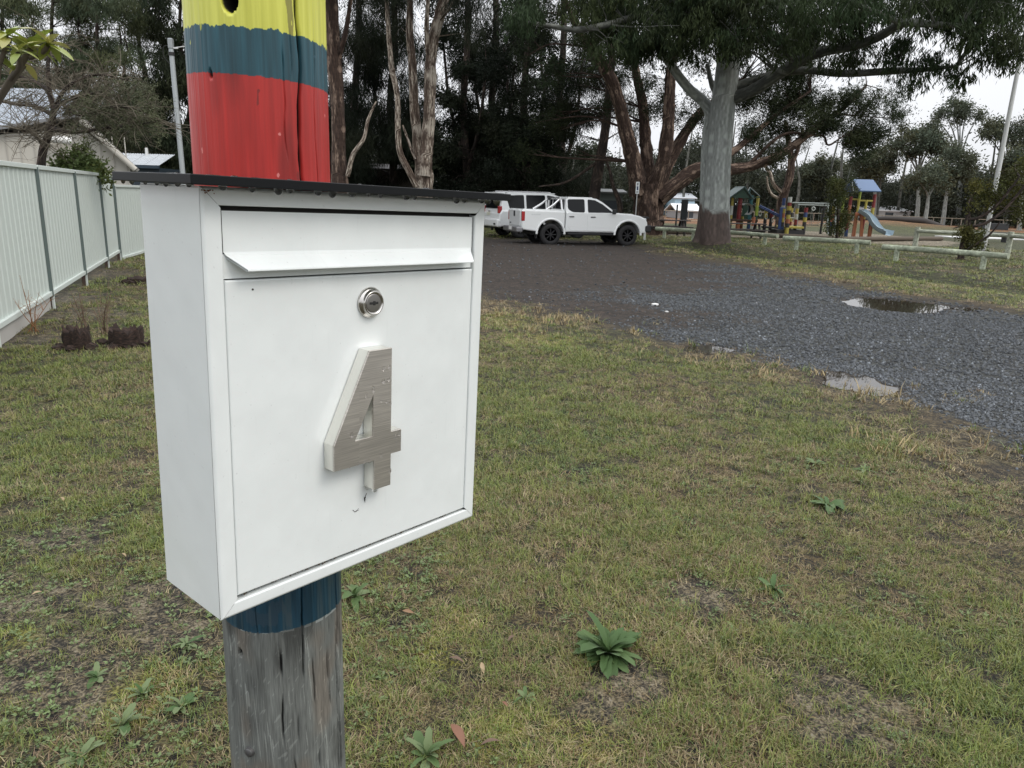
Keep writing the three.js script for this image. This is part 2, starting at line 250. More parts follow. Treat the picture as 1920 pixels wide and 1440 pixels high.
  const bump = texture(700, 900, (u, v) => { const deg = u * 360 - 95, y = ty0 + v * (ty1 - ty0), x = deg * D2 * .078; return 128 + 120 * (fbm(x * 260, y * 12, 3) - .5) + 40 * (fbm(x * 160, y * 90, 2) - .5); }, false); bump.wrapS = bump.wrapT = THREE.ClampToEdgeWrapping;
  const rough = texture(350, 450, (u, v) => { const y = ty0 + v * (ty1 - ty0), w = y > 1.104 ? 105 : 190; return w + 70 * (fbm(u * 60, v * 40, 3) - .5); }, false); rough.wrapS = rough.wrapT = THREE.ClampToEdgeWrapping;
  part(post, 'pole', g, std([1, 1, 1], 1, { map, bumpMap: bump, bumpScale: .0004, roughnessMap: rough }));
  const boltMat = std([.11, .11, .11], .55, { metalness: .6 });
  const a = facing - 39 * D2, r = postR(.913);
  const bolt = merged([new THREE.CylinderGeometry(.0068, .0075, .006, 14).rotateX(Math.PI / 2), new THREE.SphereGeometry(.0066, 12, 6).scale(1, 1, .4).translate(0, 0, .003)].map(q => q.toNonIndexed()));
  const b = part(post, 'bolt', bolt, boltMat); b.position.set(Math.sin(a) * (r + .001) + .0232 * .913, .913, Math.cos(a) * (r + .001) + .0487 * .913); b.rotation.y = a;
}

// ---------- letterbox: x across the front, y up, z out of the front ----------
const BW = .36, BH = .4137, BD = .1143;
const letterbox = thing('letterbox', 'white metal letterbox with a steel number 4 fixed to the painted post', 'letterbox', [-.2776, 1.2383, -.6408]);
letterbox.quaternion.setFromRotationMatrix(new THREE.Matrix4().set(.64126, .0213, .76703, 0, -.01843, .99975, -.01236, 0, -.7671, -.00621, .6415, 0, 0, 0, 0, 1));
{
  const peel = texture(512, 512, (u, v) => 128 + 90 * (fbm(u * 40, v * 40, 3, 40) - .5) + 50 * (noise(u * 220, v * 220, 220) - .5), false);
  const dust = texture(512, 512, (u, v) => { let k = 236 + 9 * (fbm(u * 8, v * 8, 4, 8) - .5); { const dr = noise(u * 64, v * 3, 64); if (dr > .86) k -= (dr - .86) * 40 * noise(u * 9, v * 7); } const s = fbm(u * 46 + 5, v * 46, 2, 46); if (s > .915) k -= (s - .915) * 300; return [k * .972, k * .992, k * .988]; });
  const white = phys([1, 1, 1], .34, { map: dust, bumpMap: peel, bumpScale: .00005, clearcoat: .8, clearcoatRoughness: .07 });
  const uvm = (g, s = 5) => { const p = g.attributes.position, u = g.attributes.uv; for (let i = 0; i < p.count; i++) u.setXY(i, (p.getX(i) + p.getZ(i) * .7) * s, (p.getY(i) + p.getZ(i) * .3) * s); return g; };
  const T = .0012, fl = .018, fb = .0148, ft = .0157, fz = .010;       // sheet, frame widths, depth of the frame's return
  // body: side walls, floor, lid and back behind the frame
  const R = .0035, topY = BH - .001;
  const bodyPts = [[T, -.002], [T, -BD + T], [BW - T, -BD + T], [BW - T, -.002], [BW, -.002], [BW, -BD], [0, -BD], [0, -.002]];
  const wrap = new THREE.ExtrudeGeometry(shapeOf(bodyPts.map(p => [p[0], -p[1]])), { depth: topY - .0012, bevelEnabled: false }).rotateX(-Math.PI / 2).translate(0, .0006, 0);
  part(letterbox, 'side_wall', uvm(wrap), white);
  part(letterbox, 'floor_panel', uvm(box(BW - .0006, T, BD - .003, BW / 2, T / 2, -BD / 2 - .0012)), white);
  part(letterbox, 'lid_panel', uvm(box(BW - .0006, T, BD - .003, BW / 2, BH - T / 2, -BD / 2 - .0012)), white);
  // mitred frame, each piece a folded strip with a rounded outer edge and an inward return
  const strip = (len, w, m0, m1) => {                                   // along +x, outer edge at y = 0, inner edge at y = w
    const prof = []; for (let i = 0; i <= 5; i++) { const a = i / 5 * Math.PI / 2; prof.push([R - R * Math.cos(a) , -R + R * Math.sin(a)]); }
    prof.unshift([0, -.0022]); for (let i = 0; i <= 4; i++) { const a = i / 4 * Math.PI / 2, q = .0018; prof.push([w - q + q * Math.sin(a), -q + q * Math.cos(a)]); } prof.push([w, -fz]); prof.push([w - T, -fz]);
    const P = [], U = [], I = [];
    prof.forEach(([y, z]) => { P.push(m0 ? y + .0002 : 0, y, z, m1 ? len - y - .0002 : len, y, z); U.push(0, y * 5, len * 5, y * 5); });
    for (let i = 0; i < prof.length - 1; i++) { const a = i * 2; I.push(a, a + 1, a + 2, a + 1, a + 3, a + 2); }
    const g = new THREE.BufferGeometry(); g.setAttribute('position', new THREE.Float32BufferAttribute(P, 3)); g.setAttribute('uv', new THREE.Float32BufferAttribute(U, 2)); g.setIndex(I); g.computeVertexNormals(); return g;
  };
  const H0 = BH - .0002;
  part(letterbox, 'frame_strip', strip(BW, fb, 1, 1), white);
  part(letterbox, 'frame_strip', strip(BW, ft, 1, 1).rotateZ(Math.PI).translate(BW, H0, 0), white);
  part(letterbox, 'frame_strip', strip(H0, fl, 1, 1).rotateZ(-Math.PI / 2).translate(0, H0, 0), white);
  part(letterbox, 'frame_strip', strip(H0, fl, 1, 1).rotateZ(Math.PI / 2).translate(BW, 0, 0), white);
  // dark inside wall behind the gaps
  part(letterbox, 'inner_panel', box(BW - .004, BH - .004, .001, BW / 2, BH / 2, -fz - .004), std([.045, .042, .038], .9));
  // door
  const x0 = fl + .0008, x1 = BW - fl - .0008, dT = .3325;
  const doorShape = slab([[x0, fb + .0052], [x1, fb + .0028], [x1, dT - .0004], [x0, dT]], .012, .0016, [], 3).translate(0, 0, -.0132);
  const door = part(letterbox, 'door', uvm(doorShape), white);
  // slot surround behind the flap, and the flap itself: a flat plate folded out at its foot with mitred ends
  part(letterbox, 'slot_panel', uvm(box(x1 - x0 - .0004, .022, .002, (x0 + x1) / 2, .3446, -.0052)), white);
  const fy1 = .3935, fy0 = .3545, lipY = .3425, lipZ = .0135;
  const flapPts = [[x0 + .001, fy1, -.0035], [x1 - .001, fy1, -.0035], [x0 + .001, fy0 + .003, -.0032], [x1 - .001, fy0 + .003, -.0032], [x0 + .003, fy0, -.0024], [x1 - .003, fy0, -.0024], [x0 + .0145, lipY + .0004, lipZ], [x1 - .0135, lipY + .0004, lipZ], [x0 + .0148, lipY - .0008, lipZ + .0001], [x1 - .0138, lipY - .0008, lipZ + .0001], [x0 + .0145, lipY - .0014, lipZ - .0012], [x1 - .0135, lipY - .0014, lipZ - .0012], [x0 + .003, fy0 - .0016, -.0052], [x1 - .003, fy0 - .0016, -.0052]];
  const fg = new THREE.BufferGeometry(); { const P = [], U = [], I = []; for (let i = 0; i < flapPts.length - 2; i += 2) { const b = P.length / 3; for (const k of [i, i + 1, i + 2, i + 3]) { P.push(...flapPts[k]); U.push(flapPts[k][0] * 5, flapPts[k][1] * 5); } I.push(b, b + 2, b + 1, b + 1, b + 2, b + 3); } fg.setAttribute('position', new THREE.Float32BufferAttribute(P, 3)); fg.setAttribute('uv', new THREE.Float32BufferAttribute(U, 2)); fg.setIndex(I); fg.computeVertexNormals(); }
  part(letterbox, 'slot_flap', fg, white);
  // lock
  const steel = std([.60, .58, .55], .2, { metalness: 1 });
  const lock = part(letterbox, 'lock', new THREE.LatheGeometry([[0, 0], [.0165, 0], [.0168, .0014], [.0160, .003], [.0148, .0042], [.0134, .0052], [.0131, .0074], [.0122, .0082], [.0112, .0078], [.0108, .0062], [.0001, .0062]].map(p => new THREE.Vector2(...p)), 48).rotateX(Math.PI / 2), steel);
  lock.position.set(.1829, .3018, -.0012);
  const core = part(lock, 'lock_core', new THREE.LatheGeometry([[.0001, .0070], [.0092, .0070], [.0100, .0064], [.0100, .005]].map(p => new THREE.Vector2(...p)), 40).rotateX(Math.PI / 2), std([.42, .41, .40], .34, { metalness: 1 }));
  part(lock, 'key_slot', rbox(.0115, .0026, .0008, .0003, 0, 0, .0071), std([.015, .015, .015], .6));
  part(lock, 'key_slot', rbox(.003, .0046, .0008, .0003, .0005, 0, .0072), std([.015, .015, .015], .6));
  // number
  const brushed = texture(256, 1024, (u, v, x, y) => { const k = 226 + 30 * (noise(u * 3, v * 620) - .5) + 22 * (noise(u * 9, v * 300 + 40) - .5) + 26 * (fbm(u * 3, v * 5, 3) - .5); return [k, k * .985, k * .965]; });
  const brushB = texture(256, 1024, (u, v) => 128 + 130 * (noise(u * 4, v * 640) - .5), false);
  const faceMat = std([.84, .825, .805], .50, { metalness: 1, map: brushed, bumpMap: brushB, bumpScale: .00004 }), sideMat = std([.80, .79, .74], .32, { metalness: 1 });
  const digit = [[.168, .2536], [.1988, .2536], [.1988, .1582], [.2138, .1582], [.2138, .1321], [.1988, .1321], [.1988, .0948], [.1751, .0948], [.1751, .1297], [.1218, .1297], [.1218, .1578]], eye = [[.1735, .2055], [.1740, .1568], [.1478, .1568]];
  const number = part(letterbox, 'house_number', uvm(slab(digit, .0026, .0004, [eye], 2).translate(0, 0, .0148), 6), faceMat);
  const inset = slab(digit, .0148, 0, [eye]).translate(0, 0, 0);
  part(number, 'number_edge', inset, sideMat);
  // water hanging from the roof edge and beaded on the number
  const water = phys([1, 1, 1], .02, { transmission: 1, thickness: .004, ior: 1.33 });
  rnd = seeded(31);
  const roofMat = phys([.008, .009, .010], .38, { specularIntensity: .35 }), y0 = BH + .0005, rx0 = -.0205, rx1 = .3775, rz0 = -.1245, rz1 = .0245;
  const roof = part(letterbox, 'roof', rbox(rx1 - rx0, .0082, rz1 - rz0, .0008, (rx0 + rx1) / 2, y0 + .0044, (rz0 + rz1) / 2, 2), roofMat);
  roof.userData.label = 'flat black wet roof plate';
  const drop = new THREE.LatheGeometry([[0, -1], [.45, -.88], [.78, -.52], [.95, -.05], [1, .35], [.9, .62], [.5, .72], [0, .74]].map(p => new THREE.Vector2(p[0] + .0001, p[1])), 14);
  const bead = (par, x, y, z, r, k, flat) => { const d = part(par, 'water_drop', drop, water); d.position.set(x, y, z); d.scale.set(r, k * r, r * (flat ?? 1)); };
  for (const f of [.07, .145, .205, .24, .31, .35, .41, .47, .50, .585, .62, .70, .77, .81, .875, .91, .95]) { const r = rr(.0018, .0046); bead(roof, mixN(rx0, rx1, f + rr(-.008, .008)), y0 - r * .25, rz1 - .0045 - rr(0, .001), r, rr(.7, 1.15)); }
  for (const f of [.1, .22, .4, .55, .66, .8, .93]) { const r = rr(.0016, .003); bead(roof, rx0 + .0035, y0 - .0002, mixN(rz0, rz1, f), r, rr(.8, 1.2)); }
  const film = new THREE.SphereGeometry(1, 16, 6, 0, Math.PI * 2, 0, Math.PI / 2);
  for (let i = 0; i < 60; i++) { const d = part(roof, 'water_drop', film, water); const r = rr(.002, .007); d.position.set(rr(rx0 + .008, rx1 - .008), y0 + .0085, rr(rz0 + .008, rz1 - .008)); d.scale.set(r, rr(.0006, .0014), r * rr(.7, 1.3)); }
  const beadB = new THREE.SphereGeometry(1, 10, 8);
  for (const [x, y, r, k] of [[.187, .232, .0011, 1.6], [.1945, .233, .0010, 1.4], [.187, .218, .0014, 1.2], [.1945, .2185, .0013, 1], [.173, .211, .0012, 2], [.163, .206, .0009, 2], [.184, .196, .0008, 1.3], [.192, .194, .0009, 1.2], [.197, .191, .0010, 1.4], [.1445, .1655, .0013, 1.6], [.2045, .151, .0012, 1.3], [.2105, .1535, .0013, 1.5], [.206, .144, .0008, 1], [.168, .1315, .0014, 1.3], [.161, .1312, .0009, 1.1], [.152, .131, .0008, 1], [.141, .1308, .0008, 1], [.129, .1312, .0009, 1], [.1845, .1335, .0009, 2.2], [.1975, .112, .0011, 1.8]]) { const d = part(number, 'water_drop', beadB, water); d.position.set(x, y, .0178); d.scale.set(r * 1.5, r * k * 1.7, r * 1.2); }
  for (const [x, y, z, r, k] of [[.1795, .0935, .013, .0034, 1.1], [.176, .094, .004, .002, 1.5], [.1765, .079, -.0006, .0013, 2.6]]) { const d = part(number, 'water_drop', beadB, water); d.position.set(x, y, z); d.scale.set(r, r * k, r); }
  // grime in the joint under the door and a few marks on the paint
  const mark = std([.05, .045, .04], .9);
  part(door, 'scratch_mark', merged([rod(V(.160, .0695, -.0010), V(.163, .0662, -.0010), .00035, .00025, 5), rod(V(.163, .0662, -.0010), V(.1685, .0672, -.0010), .0004, .0002, 5), rod(V(.164, .0665, -.0010), V(.1685, .0692, -.0010), .00025, .0002, 5)]), mark);
  part(door, 'scratch_mark', merged([rod(V(.1765, .0800, -.0010), V(.1772, .0735, -.0010), .0005, .0003, 5), rod(V(.1768, .0790, -.0010), V(.1795, .0845, -.0010), .0004, .0003, 5)]), mark);
  part(door, 'pin_hole', new THREE.CylinderGeometry(.0010, .0010, .0006, 10).rotateX(Math.PI / 2).translate(.046, .3232, -.0011), mark);
  rnd = seeded(77); const gr = []; for (let i = 0; i < 160; i++) { const t = rnd(), x = mixN(x0 + .006, x1 - .03, t), s = rr(.0004, .0013); gr.push(new THREE.IcosahedronGeometry(s, 0).translate(x, mixN(fb + .0035, fb + .0016, t) + rr(-.0005, .0012), rr(-.006, -.003))); }
  const grime = part(letterbox, 'grime', merged(gr), std([.09, .07, .05], 1)); grime.userData.kind = 'stuff';
  const rust = []; for (let i = 0; i < 12; i++) rust.push(new THREE.IcosahedronGeometry(rr(.0004, .0012), 0).scale(1, .8, .4).translate(.004 + rr(-.004, .008), BH - .003 - rnd() * .003, .0003)); part(letterbox, 'rust_spot', merged(rust), std([.2, .08, .03], 1));
}
// ---------- pale steel fence ----------
const fenceMat = std(L3(202, 210, 206), .5), fenceShade = std(L3(194, 203, 198), .5), rawPost = std([.05, .032, .024], .9);
function ribbed(len, h, pitch = .2, depth = .008) {                  // folded sheet: x along, z out, ribs rise from the sheet
  const xs = [], n = Math.round(len / pitch); for (let i = 0; i < n; i++) { const a = i * len / n, p = len / n; xs.push([a, 0], [a + p * .58, 0], [a + p * .66, depth], [a + p * .92, depth]); } xs.push([len, 0]);
  const P = [], U = [], I = []; for (let i = 0; i < xs.length - 1; i++) { const k = P.length / 3; for (const [x, z] of [xs[i], xs[i + 1]]) { P.push(x, 0, z, x, h, z); U.push(x, 0, x, h); } I.push(k, k + 2, k + 1, k + 1, k + 2, k + 3); }
  const g = new THREE.BufferGeometry(); g.setAttribute('position', new THREE.Float32BufferAttribute(P, 3)); g.setAttribute('uv', new THREE.Float32BufferAttribute(U, 2)); g.setIndex(I); g.computeVertexNormals(); return g;
}
function panelFence(name, label, stations, top, low, plinth) {
  const f = thing(name, label, 'fence', [stations[0][0], 0, stations[0][1]]);
  const o = stations[0];
  for (let i = 0; i < stations.length; i++) {
    const [x, z, lean = 0] = stations[i], nx = stations[Math.min(i + 1, stations.length - 1)], pv = stations[Math.max(0, i - 1)], a = Math.atan2(-(nx[1] - pv[1]), nx[0] - pv[0]);
    const p = part(f, 'post', rbox(.05, top + .02, .062, .004, 0, top / 2 + .01, 0), fenceMat); p.position.set(x - o[0], -.02, z - o[1]); p.rotation.y = a;
    const ch = part(f, 'post_shade_strip', box(.024, top - low, .05, (plinth.length > 5 ? 1 : 1) * -.038, low + (top - low) / 2, .012), std(L3(92, 104, 102), .6)); ch.position.copy(p.position); ch.rotation.y = a;  // dark strip added beside the post, standing in for its shaded flange
    const s = part(f, 'post_stump', box(.045, .34, .05, -.05, .05, -.02), rawPost); s.position.copy(p.position); s.rotation.y = a;
    if (i === stations.length - 1) break;
    const dx = nx[0] - x, dz = nx[1] - z, len = Math.hypot(dx, dz), b = Math.atan2(-dz, dx);
    const put = (nm, g, m) => { const q = part(f, nm, g, m); q.position.set(x - o[0], 0, z - o[1]); q.rotation.y = b; return q; };
    put('sheet', ribbed(len - .07, top - low - .02).translate(.035, low, -.012), fenceShade);
    put('top_rail', rbox(len - .052, .055, .05, .006, len / 2, top - .02, 0), fenceMat);
    put('bottom_rail', rbox(len - .052, .06, .05, .006, len / 2, low + .02, 0), fenceMat);
    if (plinth[i]) put('plinth', rbox(len - .1, .26, .05, .01, len / 2, low - .15, -.03), std([.42, .41, .385], .9));
  }
  return f;
}
const fp = (i, k = 0) => [-6.24 - 1.0 * i, -9.86 - 2.55 * i];
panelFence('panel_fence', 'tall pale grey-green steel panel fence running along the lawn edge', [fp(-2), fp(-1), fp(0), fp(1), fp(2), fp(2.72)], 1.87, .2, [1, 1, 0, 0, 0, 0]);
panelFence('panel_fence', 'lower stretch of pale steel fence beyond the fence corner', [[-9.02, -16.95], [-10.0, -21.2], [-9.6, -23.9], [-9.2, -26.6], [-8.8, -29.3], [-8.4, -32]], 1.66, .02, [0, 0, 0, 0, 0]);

// ---------- buildings past the fence ----------
const cladMat = std([.50, .48, .43], .85), roofGrey = std([.20, .205, .215], .6), roofPale = std([.46, .50, .55], .5), trimWhite = std([.72, .72, .70], .6), darkBlue = std([.03, .045, .06], .6);
{
  const A = atDepth(92, 320, 22), B = atDepth(228, 320, 22);            // gable end that faces the camera
  const h = thing('weatherboard_house', 'beige clad house with a grey gable roof behind the steel fence', 'house', [A.x, 0, -22], .52);
  const w = B.x - A.x, ev0 = atDepth(92, 262, 22).y, ev1 = atDepth(198, 303, 22).y, ax = atDepth(140, 214, 22).x - A.x, ay = atDepth(140, 214, 22).y;
  const gable = [[0, 0], [w, 0], [w, ev1], [ax, ay - .35], [-1.2, ev0 + .05], [-1.2, 0]];
  part(h, 'wall', slab(gable, 7).translate(0, 0, -7), cladMat);
  for (let i = 0; i < 10; i++) part(h, 'cladding_batten', box(.03, ev0 + .2, .02, -.95 + i * .33, (ev0 + .2) / 2, .011), std([.42, .40, .36], .85));
  const rf = (x0, y0, x1, y1, nm, m) => { const d = V(x1 - x0, y1 - y0, 0), L = d.length(); const g = box(L + .3, .09, 7.6, 0, 0, -3.5); const q = part(h, nm, g, m); q.position.set((x0 + x1) / 2, (y0 + y1) / 2, 0); q.rotation.z = Math.atan2(y1 - y0, x1 - x0); return q; };
  rf(-1.5, ev0 + .12, ax, ay, 'roof', roofGrey); const r2 = rf(ax, ay, w + .1, ev1 - .1, 'roof', std([.24, .235, .22], .7));
  const bg = rod(V(ax, ay - .14, .33), V(w + .12, ev1 - .18, .33), .09, .09, 6); part(h, 'barge_board', bg, cladMat);
  part(h, 'gutter', rod(V(.1, ev0 + .02, .36), V(.65, ev0 - .02, .36), .11, .11, 10), trimWhite);
  const A2 = atDepth(-60, 320, 26), B2 = atDepth(112, 320, 26), yT = atDepth(50, 206, 26).y, yB = atDepth(50, 243, 26).y;
  const h2 = thing('low_shed', 'long shed with a pale translucent roof left of the gable house', 'shed', [A2.x, 0, -26]);
  const L2 = B2.x - A2.x; part(h2, 'wall', box(L2, yB, 3, L2 / 2, yB / 2, -1.6), std([.2, .2, .19], .9));
  for (let i = 0; i < 8; i++) { const q = part(h2, 'roof_sheet', ribbed(L2 / 8 - .01, 2.6, .08, .018).rotateX(-.95), std([.36, .40, .45], .45)); q.position.set(i * L2 / 8, yB, .25); }
  for (let i = 0; i < 6; i++) part(h2, 'stacked_log', new THREE.CylinderGeometry(.22, .24, .5, 10).rotateX(Math.PI / 2).translate(.6 + i * .5 + (i % 2) * .1, yB - .5, .3), std([.42, .40, .36], .9));
  const A3 = atDepth(186, 330, 34), B3 = atDepth(300, 330, 34), t3 = atDepth(240, 286, 34).y, b3 = atDepth(240, 309, 34).y;
  const h3 = thing('garden_shed', 'small shed with a pale corrugated roof beside the service pole', 'shed', [A3.x, 0, -34]); const L3w = B3.x - A3.x;
  part(h3, 'wall', box(L3w - .1, b3 - .1, 2.6, L3w / 2, (b3 - .1) / 2, -1.4), darkBlue); const sl = Math.atan2(t3 - b3, 1.6);
  for (let i = 0; i < 4; i++) { const q = part(h3, 'roof_sheet', ribbed(L3w / 4 - .01, Math.hypot(1.6, t3 - b3) + .1, .11, .02).rotateX(-(Math.PI / 2 - sl)), std([.55, .58, .61], .42)); q.position.set(i * L3w / 4, b3, 0); }
  part(h3, 'gutter', box(L3w + .06, .14, .12, L3w / 2, b3 - .06, .06), std([.03, .05, .07], .5));
  part(h3, 'vent', box(.1, .4, .1, L3w * .55, t3 + .1, -1.5), trimWhite);
}
// service pole with its wire
{
  const base = atDepth(352, 420, 24), top = atDepth(321, 92, 24); base.y = 0;
  const p = thing('service_pole', 'thin pale grey steel service pole rising behind the fence', 'pole', base); const t = top.clone().sub(base);
  part(p, 'shaft', rod(V(0, -.1, 0), t, .085, .072, 14), std([.40, .43, .44], .45, { metalness: .3 }));
  part(p, 'collar', new THREE.CylinderGeometry(.09, .09, .1, 14).translate(t.x, t.y - .14, t.z), std([.02, .02, .02], .6));
  part(p, 'head', rbox(.14, .3, .15, .03, t.x, t.y + .15, t.z), std([.33, .35, .36], .5, { metalness: .4 }));
  part(p, 'bracket', rbox(.24, .05, .05, .008, t.x + .09, t.y + .03, t.z), std([.6, .6, .6], .4, { metalness: .4 }));
  part(p, 'cable_loop', new THREE.TubeGeometry(new THREE.CatmullRomCurve3([V(t.x - .04, t.y + .1, t.z), V(t.x - .21, t.y + .07, t.z), V(t.x - .24, t.y - .2, t.z), V(t.x - .08, t.y - .42, t.z)]), 16, .011, 6), std([.02, .02, .02], .6));
  const e = atDepth(622, 20, 28).sub(base), m = t.clone().lerp(e, .5); m.y -= .25;
  part(p, 'service_wire', new THREE.TubeGeometry(new THREE.CatmullRomCurve3([V(t.x + .1, t.y + .04, t.z), m, e]), 30, .014, 5), std([.5, .5, .5], .5));
}
// stumps on the lawn by the fence, scrap and twiggy weeds
function stump(pos, r, h, label, seed) {
  const t = thing('tree_stump', label, 'stump', [pos.x, height(pos.x, pos.z) - .02, pos.z], 0, 'rotten stumps by the fence');
  const sg = 36, rows = 9, P = [], I = [], U = [];
  for (let j = 0; j <= rows; j++) for (let i = 0; i <= sg; i++) { const a = i / sg * 6.283, ii = i % sg, k = j / rows, top = h * (.82 + .4 * (noise(ii * 1.7, seed * 5) - .3)) , q = r * (1.14 - .12 * k) * (1 + .26 * (noise(ii * .9, seed) - .5) + .16 * (noise(ii * 2.3, k * 6 + seed) - .5)); P.push(Math.cos(a) * q, k * top, Math.sin(a) * q * .8); U.push(i / sg * 3, k); }
  const c = P.length / 3; P.push(0, h * .45, 0); U.push(1, 1); for (let j = 0; j < rows; j++) for (let i = 0; i < sg; i++) { const a = j * (sg + 1) + i, b = a + sg + 1; I.push(a, b, a + 1, b, b + 1, a + 1); } for (let i = 0; i < sg; i++) I.push(c, rows * (sg + 1) + i + 1, rows * (sg + 1) + i);
  const g = new THREE.BufferGeometry(); g.setAttribute('position', new THREE.Float32BufferAttribute(P, 3)); g.setAttribute('uv', new THREE.Float32BufferAttribute(U, 2)); g.setIndex(I); g.computeVertexNormals();
  part(t, 'stump_wood', g, rottenMat);
  rnd = seeded(seed * 99); for (let i = 0; i < 16; i++) { const a = rr(0, 6.28), d = r * rr(.9, 2.0), b = part(t, 'bark_chip', new THREE.DodecahedronGeometry(rr(.03, .075), 0).scale(rr(.8, 1.6), rr(.4, 1.1), rr(.6, 1.2)), rottenMat); b.position.set(Math.cos(a) * d, .03, Math.sin(a) * d * .7); b.rotation.set(rr(0, 3), rr(0, 3), 0); }
}
const rottenMat = std([1, 1, 1], 1, { map: texture(256, 256, (u, v) => { const k = .55 + 1.3 * (fbm(u * 14, v * 26, 4, 0) - .3); return [58 * k, 44 * k, 38 * k]; }) });
stump(onGround(147, 655), .115, .25, 'dark rotten tree stump on the lawn, nearest the fence', 3);
stump(onGround(238, 652), .15, .24, 'wide crumbling dark stump close behind the letterbox', 6);
stump(onGround(264, 530), .2, .13, 'low dark stump with rubble farther along the fence', 11);
{
  const stick = std([.17, .12, .085], .9), red = std([.26, .13, .06], .9);
  const twig = (name, label, at, n, h, m, seed) => { rnd = seeded(seed); const t = thing(name, label, 'weed', [at.x, height(at.x, at.z), at.z], 0, 'dry weeds by the fence'); for (let i = 0; i < n; i++) { const a = rr(0, 6.28), l = h * rr(.5, 1), sp = rr(.05, .4) * h; const p = [V(rr(-.05, .05), 0, rr(-.05, .05)), V(Math.cos(a) * sp * .4, l * .5, Math.sin(a) * sp * .4), V(Math.cos(a) * sp, l, Math.sin(a) * sp)]; const g = [limb(p, [.006, .004, .0018], 5, .12, .05, i)]; for (let k = 0; k < 5; k++) { const f = rr(.3, .9), b = p[0].clone().lerp(p[2], f), e = b.clone().add(V(rr(-.12, .12), rr(.03, .14), rr(-.12, .12))); g.push(limb([b, b.clone().lerp(e, .5).add(V(0, .01, 0)), e], [.003, .002, .001], 4, .1, 0, k)); } part(t, 'stem', merged(g), m); } };
  twig('dry_weed', 'bare brown twiggy weed between the stumps and the fence', onGround(195, 632), 9, .62, stick, 5);
  twig('dry_weed', 'dry weed standing beside the nearest stump', onGround(160, 622), 6, .5, stick, 8);
  twig('dry_weed', 'reddish dry grass stalk at the foot of the fence', onGround(62, 625), 5, .7, red, 12);
}
// ---------- vehicles: x forward, y up, +z to the right-hand side ----------
const paint = phys([.80, .82, .82], .22, { clearcoat: 1, clearcoatRoughness: .06 }), tyreMat = std([.018, .018, .019], .85), blackPlastic = std([.022, .023, .025], .6), glassMat = phys([.006, .007, .008], .08, { specularIntensity: .45 }), redLens = phys([.36, .015, .02], .15, { clearcoat: 1 }), chrome = std([.72, .72, .72], .2, { metalness: 1 }), alloy = std([.5, .5, .52], .3, { metalness: .9 }), blackRim = std([.02, .02, .022], .4, { metalness: .3 });
function arch(cx, r, y0, n = 12) { const o = []; for (let i = 0; i <= n; i++) { const a = Math.PI - i / n * Math.PI; o.push([cx - Math.cos(a) * -r, 0]); o[i] = [cx + Math.cos(a) * r, Math.max(y0, .42 + Math.sin(a) * r)]; } return o; }
function sideSolid(pts, w, bevel) { return slab(pts, w, bevel, [], 3).translate(0, 0, -w / 2); }
function frustum(prof, hw) {                                          // closed side outline whose half-width depends on height
  const P = [], I = [], n = prof.length; const tri = THREE.ShapeUtils.triangulateShape(prof.map(p => new THREE.Vector2(...p)), []);
  for (const s of [1, -1]) { const b = P.length / 3; prof.forEach(([x, y]) => P.push(x, y, s * hw(y))); tri.forEach(t => s > 0 ? I.push(b + t[0], b + t[1], b + t[2]) : I.push(b + t[0], b + t[2], b + t[1])); }
  const b = P.length / 3; for (let i = 0; i < n; i++) { const [x, y] = prof[i], [x2, y2] = prof[(i + 1) % n], k = P.length / 3; P.push(x, y, hw(y), x, y, -hw(y), x2, y2, hw(y2), x2, y2, -hw(y2)); I.push(k, k + 1, k + 2, k + 1, k + 3, k + 2); }
  const g = new THREE.BufferGeometry(); g.setAttribute('position', new THREE.Float32BufferAttribute(P, 3)); g.setAttribute('uv', new THREE.Float32BufferAttribute(new Array(P.length / 3 * 2).fill(0), 2)); g.setIndex(I); g.computeVertexNormals(); return g.toNonIndexed();
}
function sidePane(pts, hw, s, off = .006, th = .01) {                 // thin pane laid on a leaning side wall
  const P = [], I = [], tri = THREE.ShapeUtils.triangulateShape(pts.map(p => new THREE.Vector2(...p)), []), n = pts.length;
  for (const o of [off, off - th]) pts.forEach(([x, y]) => P.push(x, y, s * (hw(y) + o)));
  tri.forEach(t => I.push(t[0], t[1], t[2])); for (let i = 0; i < n; i++) { const j = (i + 1) % n; I.push(i, j, i + n, j, j + n, i + n); }
  const g = new THREE.BufferGeometry(); g.setAttribute('position', new THREE.Float32BufferAttribute(P, 3)); g.setAttribute('uv', new THREE.Float32BufferAttribute(new Array(P.length / 3 * 2).fill(0), 2)); g.setIndex(I); const q = g.toNonIndexed(); q.computeVertexNormals(); return q;
}
function roundPoly(pts, r) { const o = [], n = pts.length; for (let i = 0; i < n; i++) { const p = new THREE.Vector2(...pts[i]), a = new THREE.Vector2(...pts[(i + n - 1) % n]).sub(p), b = new THREE.Vector2(...pts[(i + 1) % n]).sub(p), ra = Math.min(r, a.length() / 2.2), rb = Math.min(r, b.length() / 2.2); const A = p.clone().add(a.setLength(ra)), B = p.clone().add(b.setLength(rb)); for (let k = 0; k <= 3; k++) { const t = k / 3, u = 1 - t; o.push([u * u * A.x + 2 * u * t * p.x + t * t * B.x, u * u * A.y + 2 * u * t * p.y + t * t * B.y]); } } return o; }
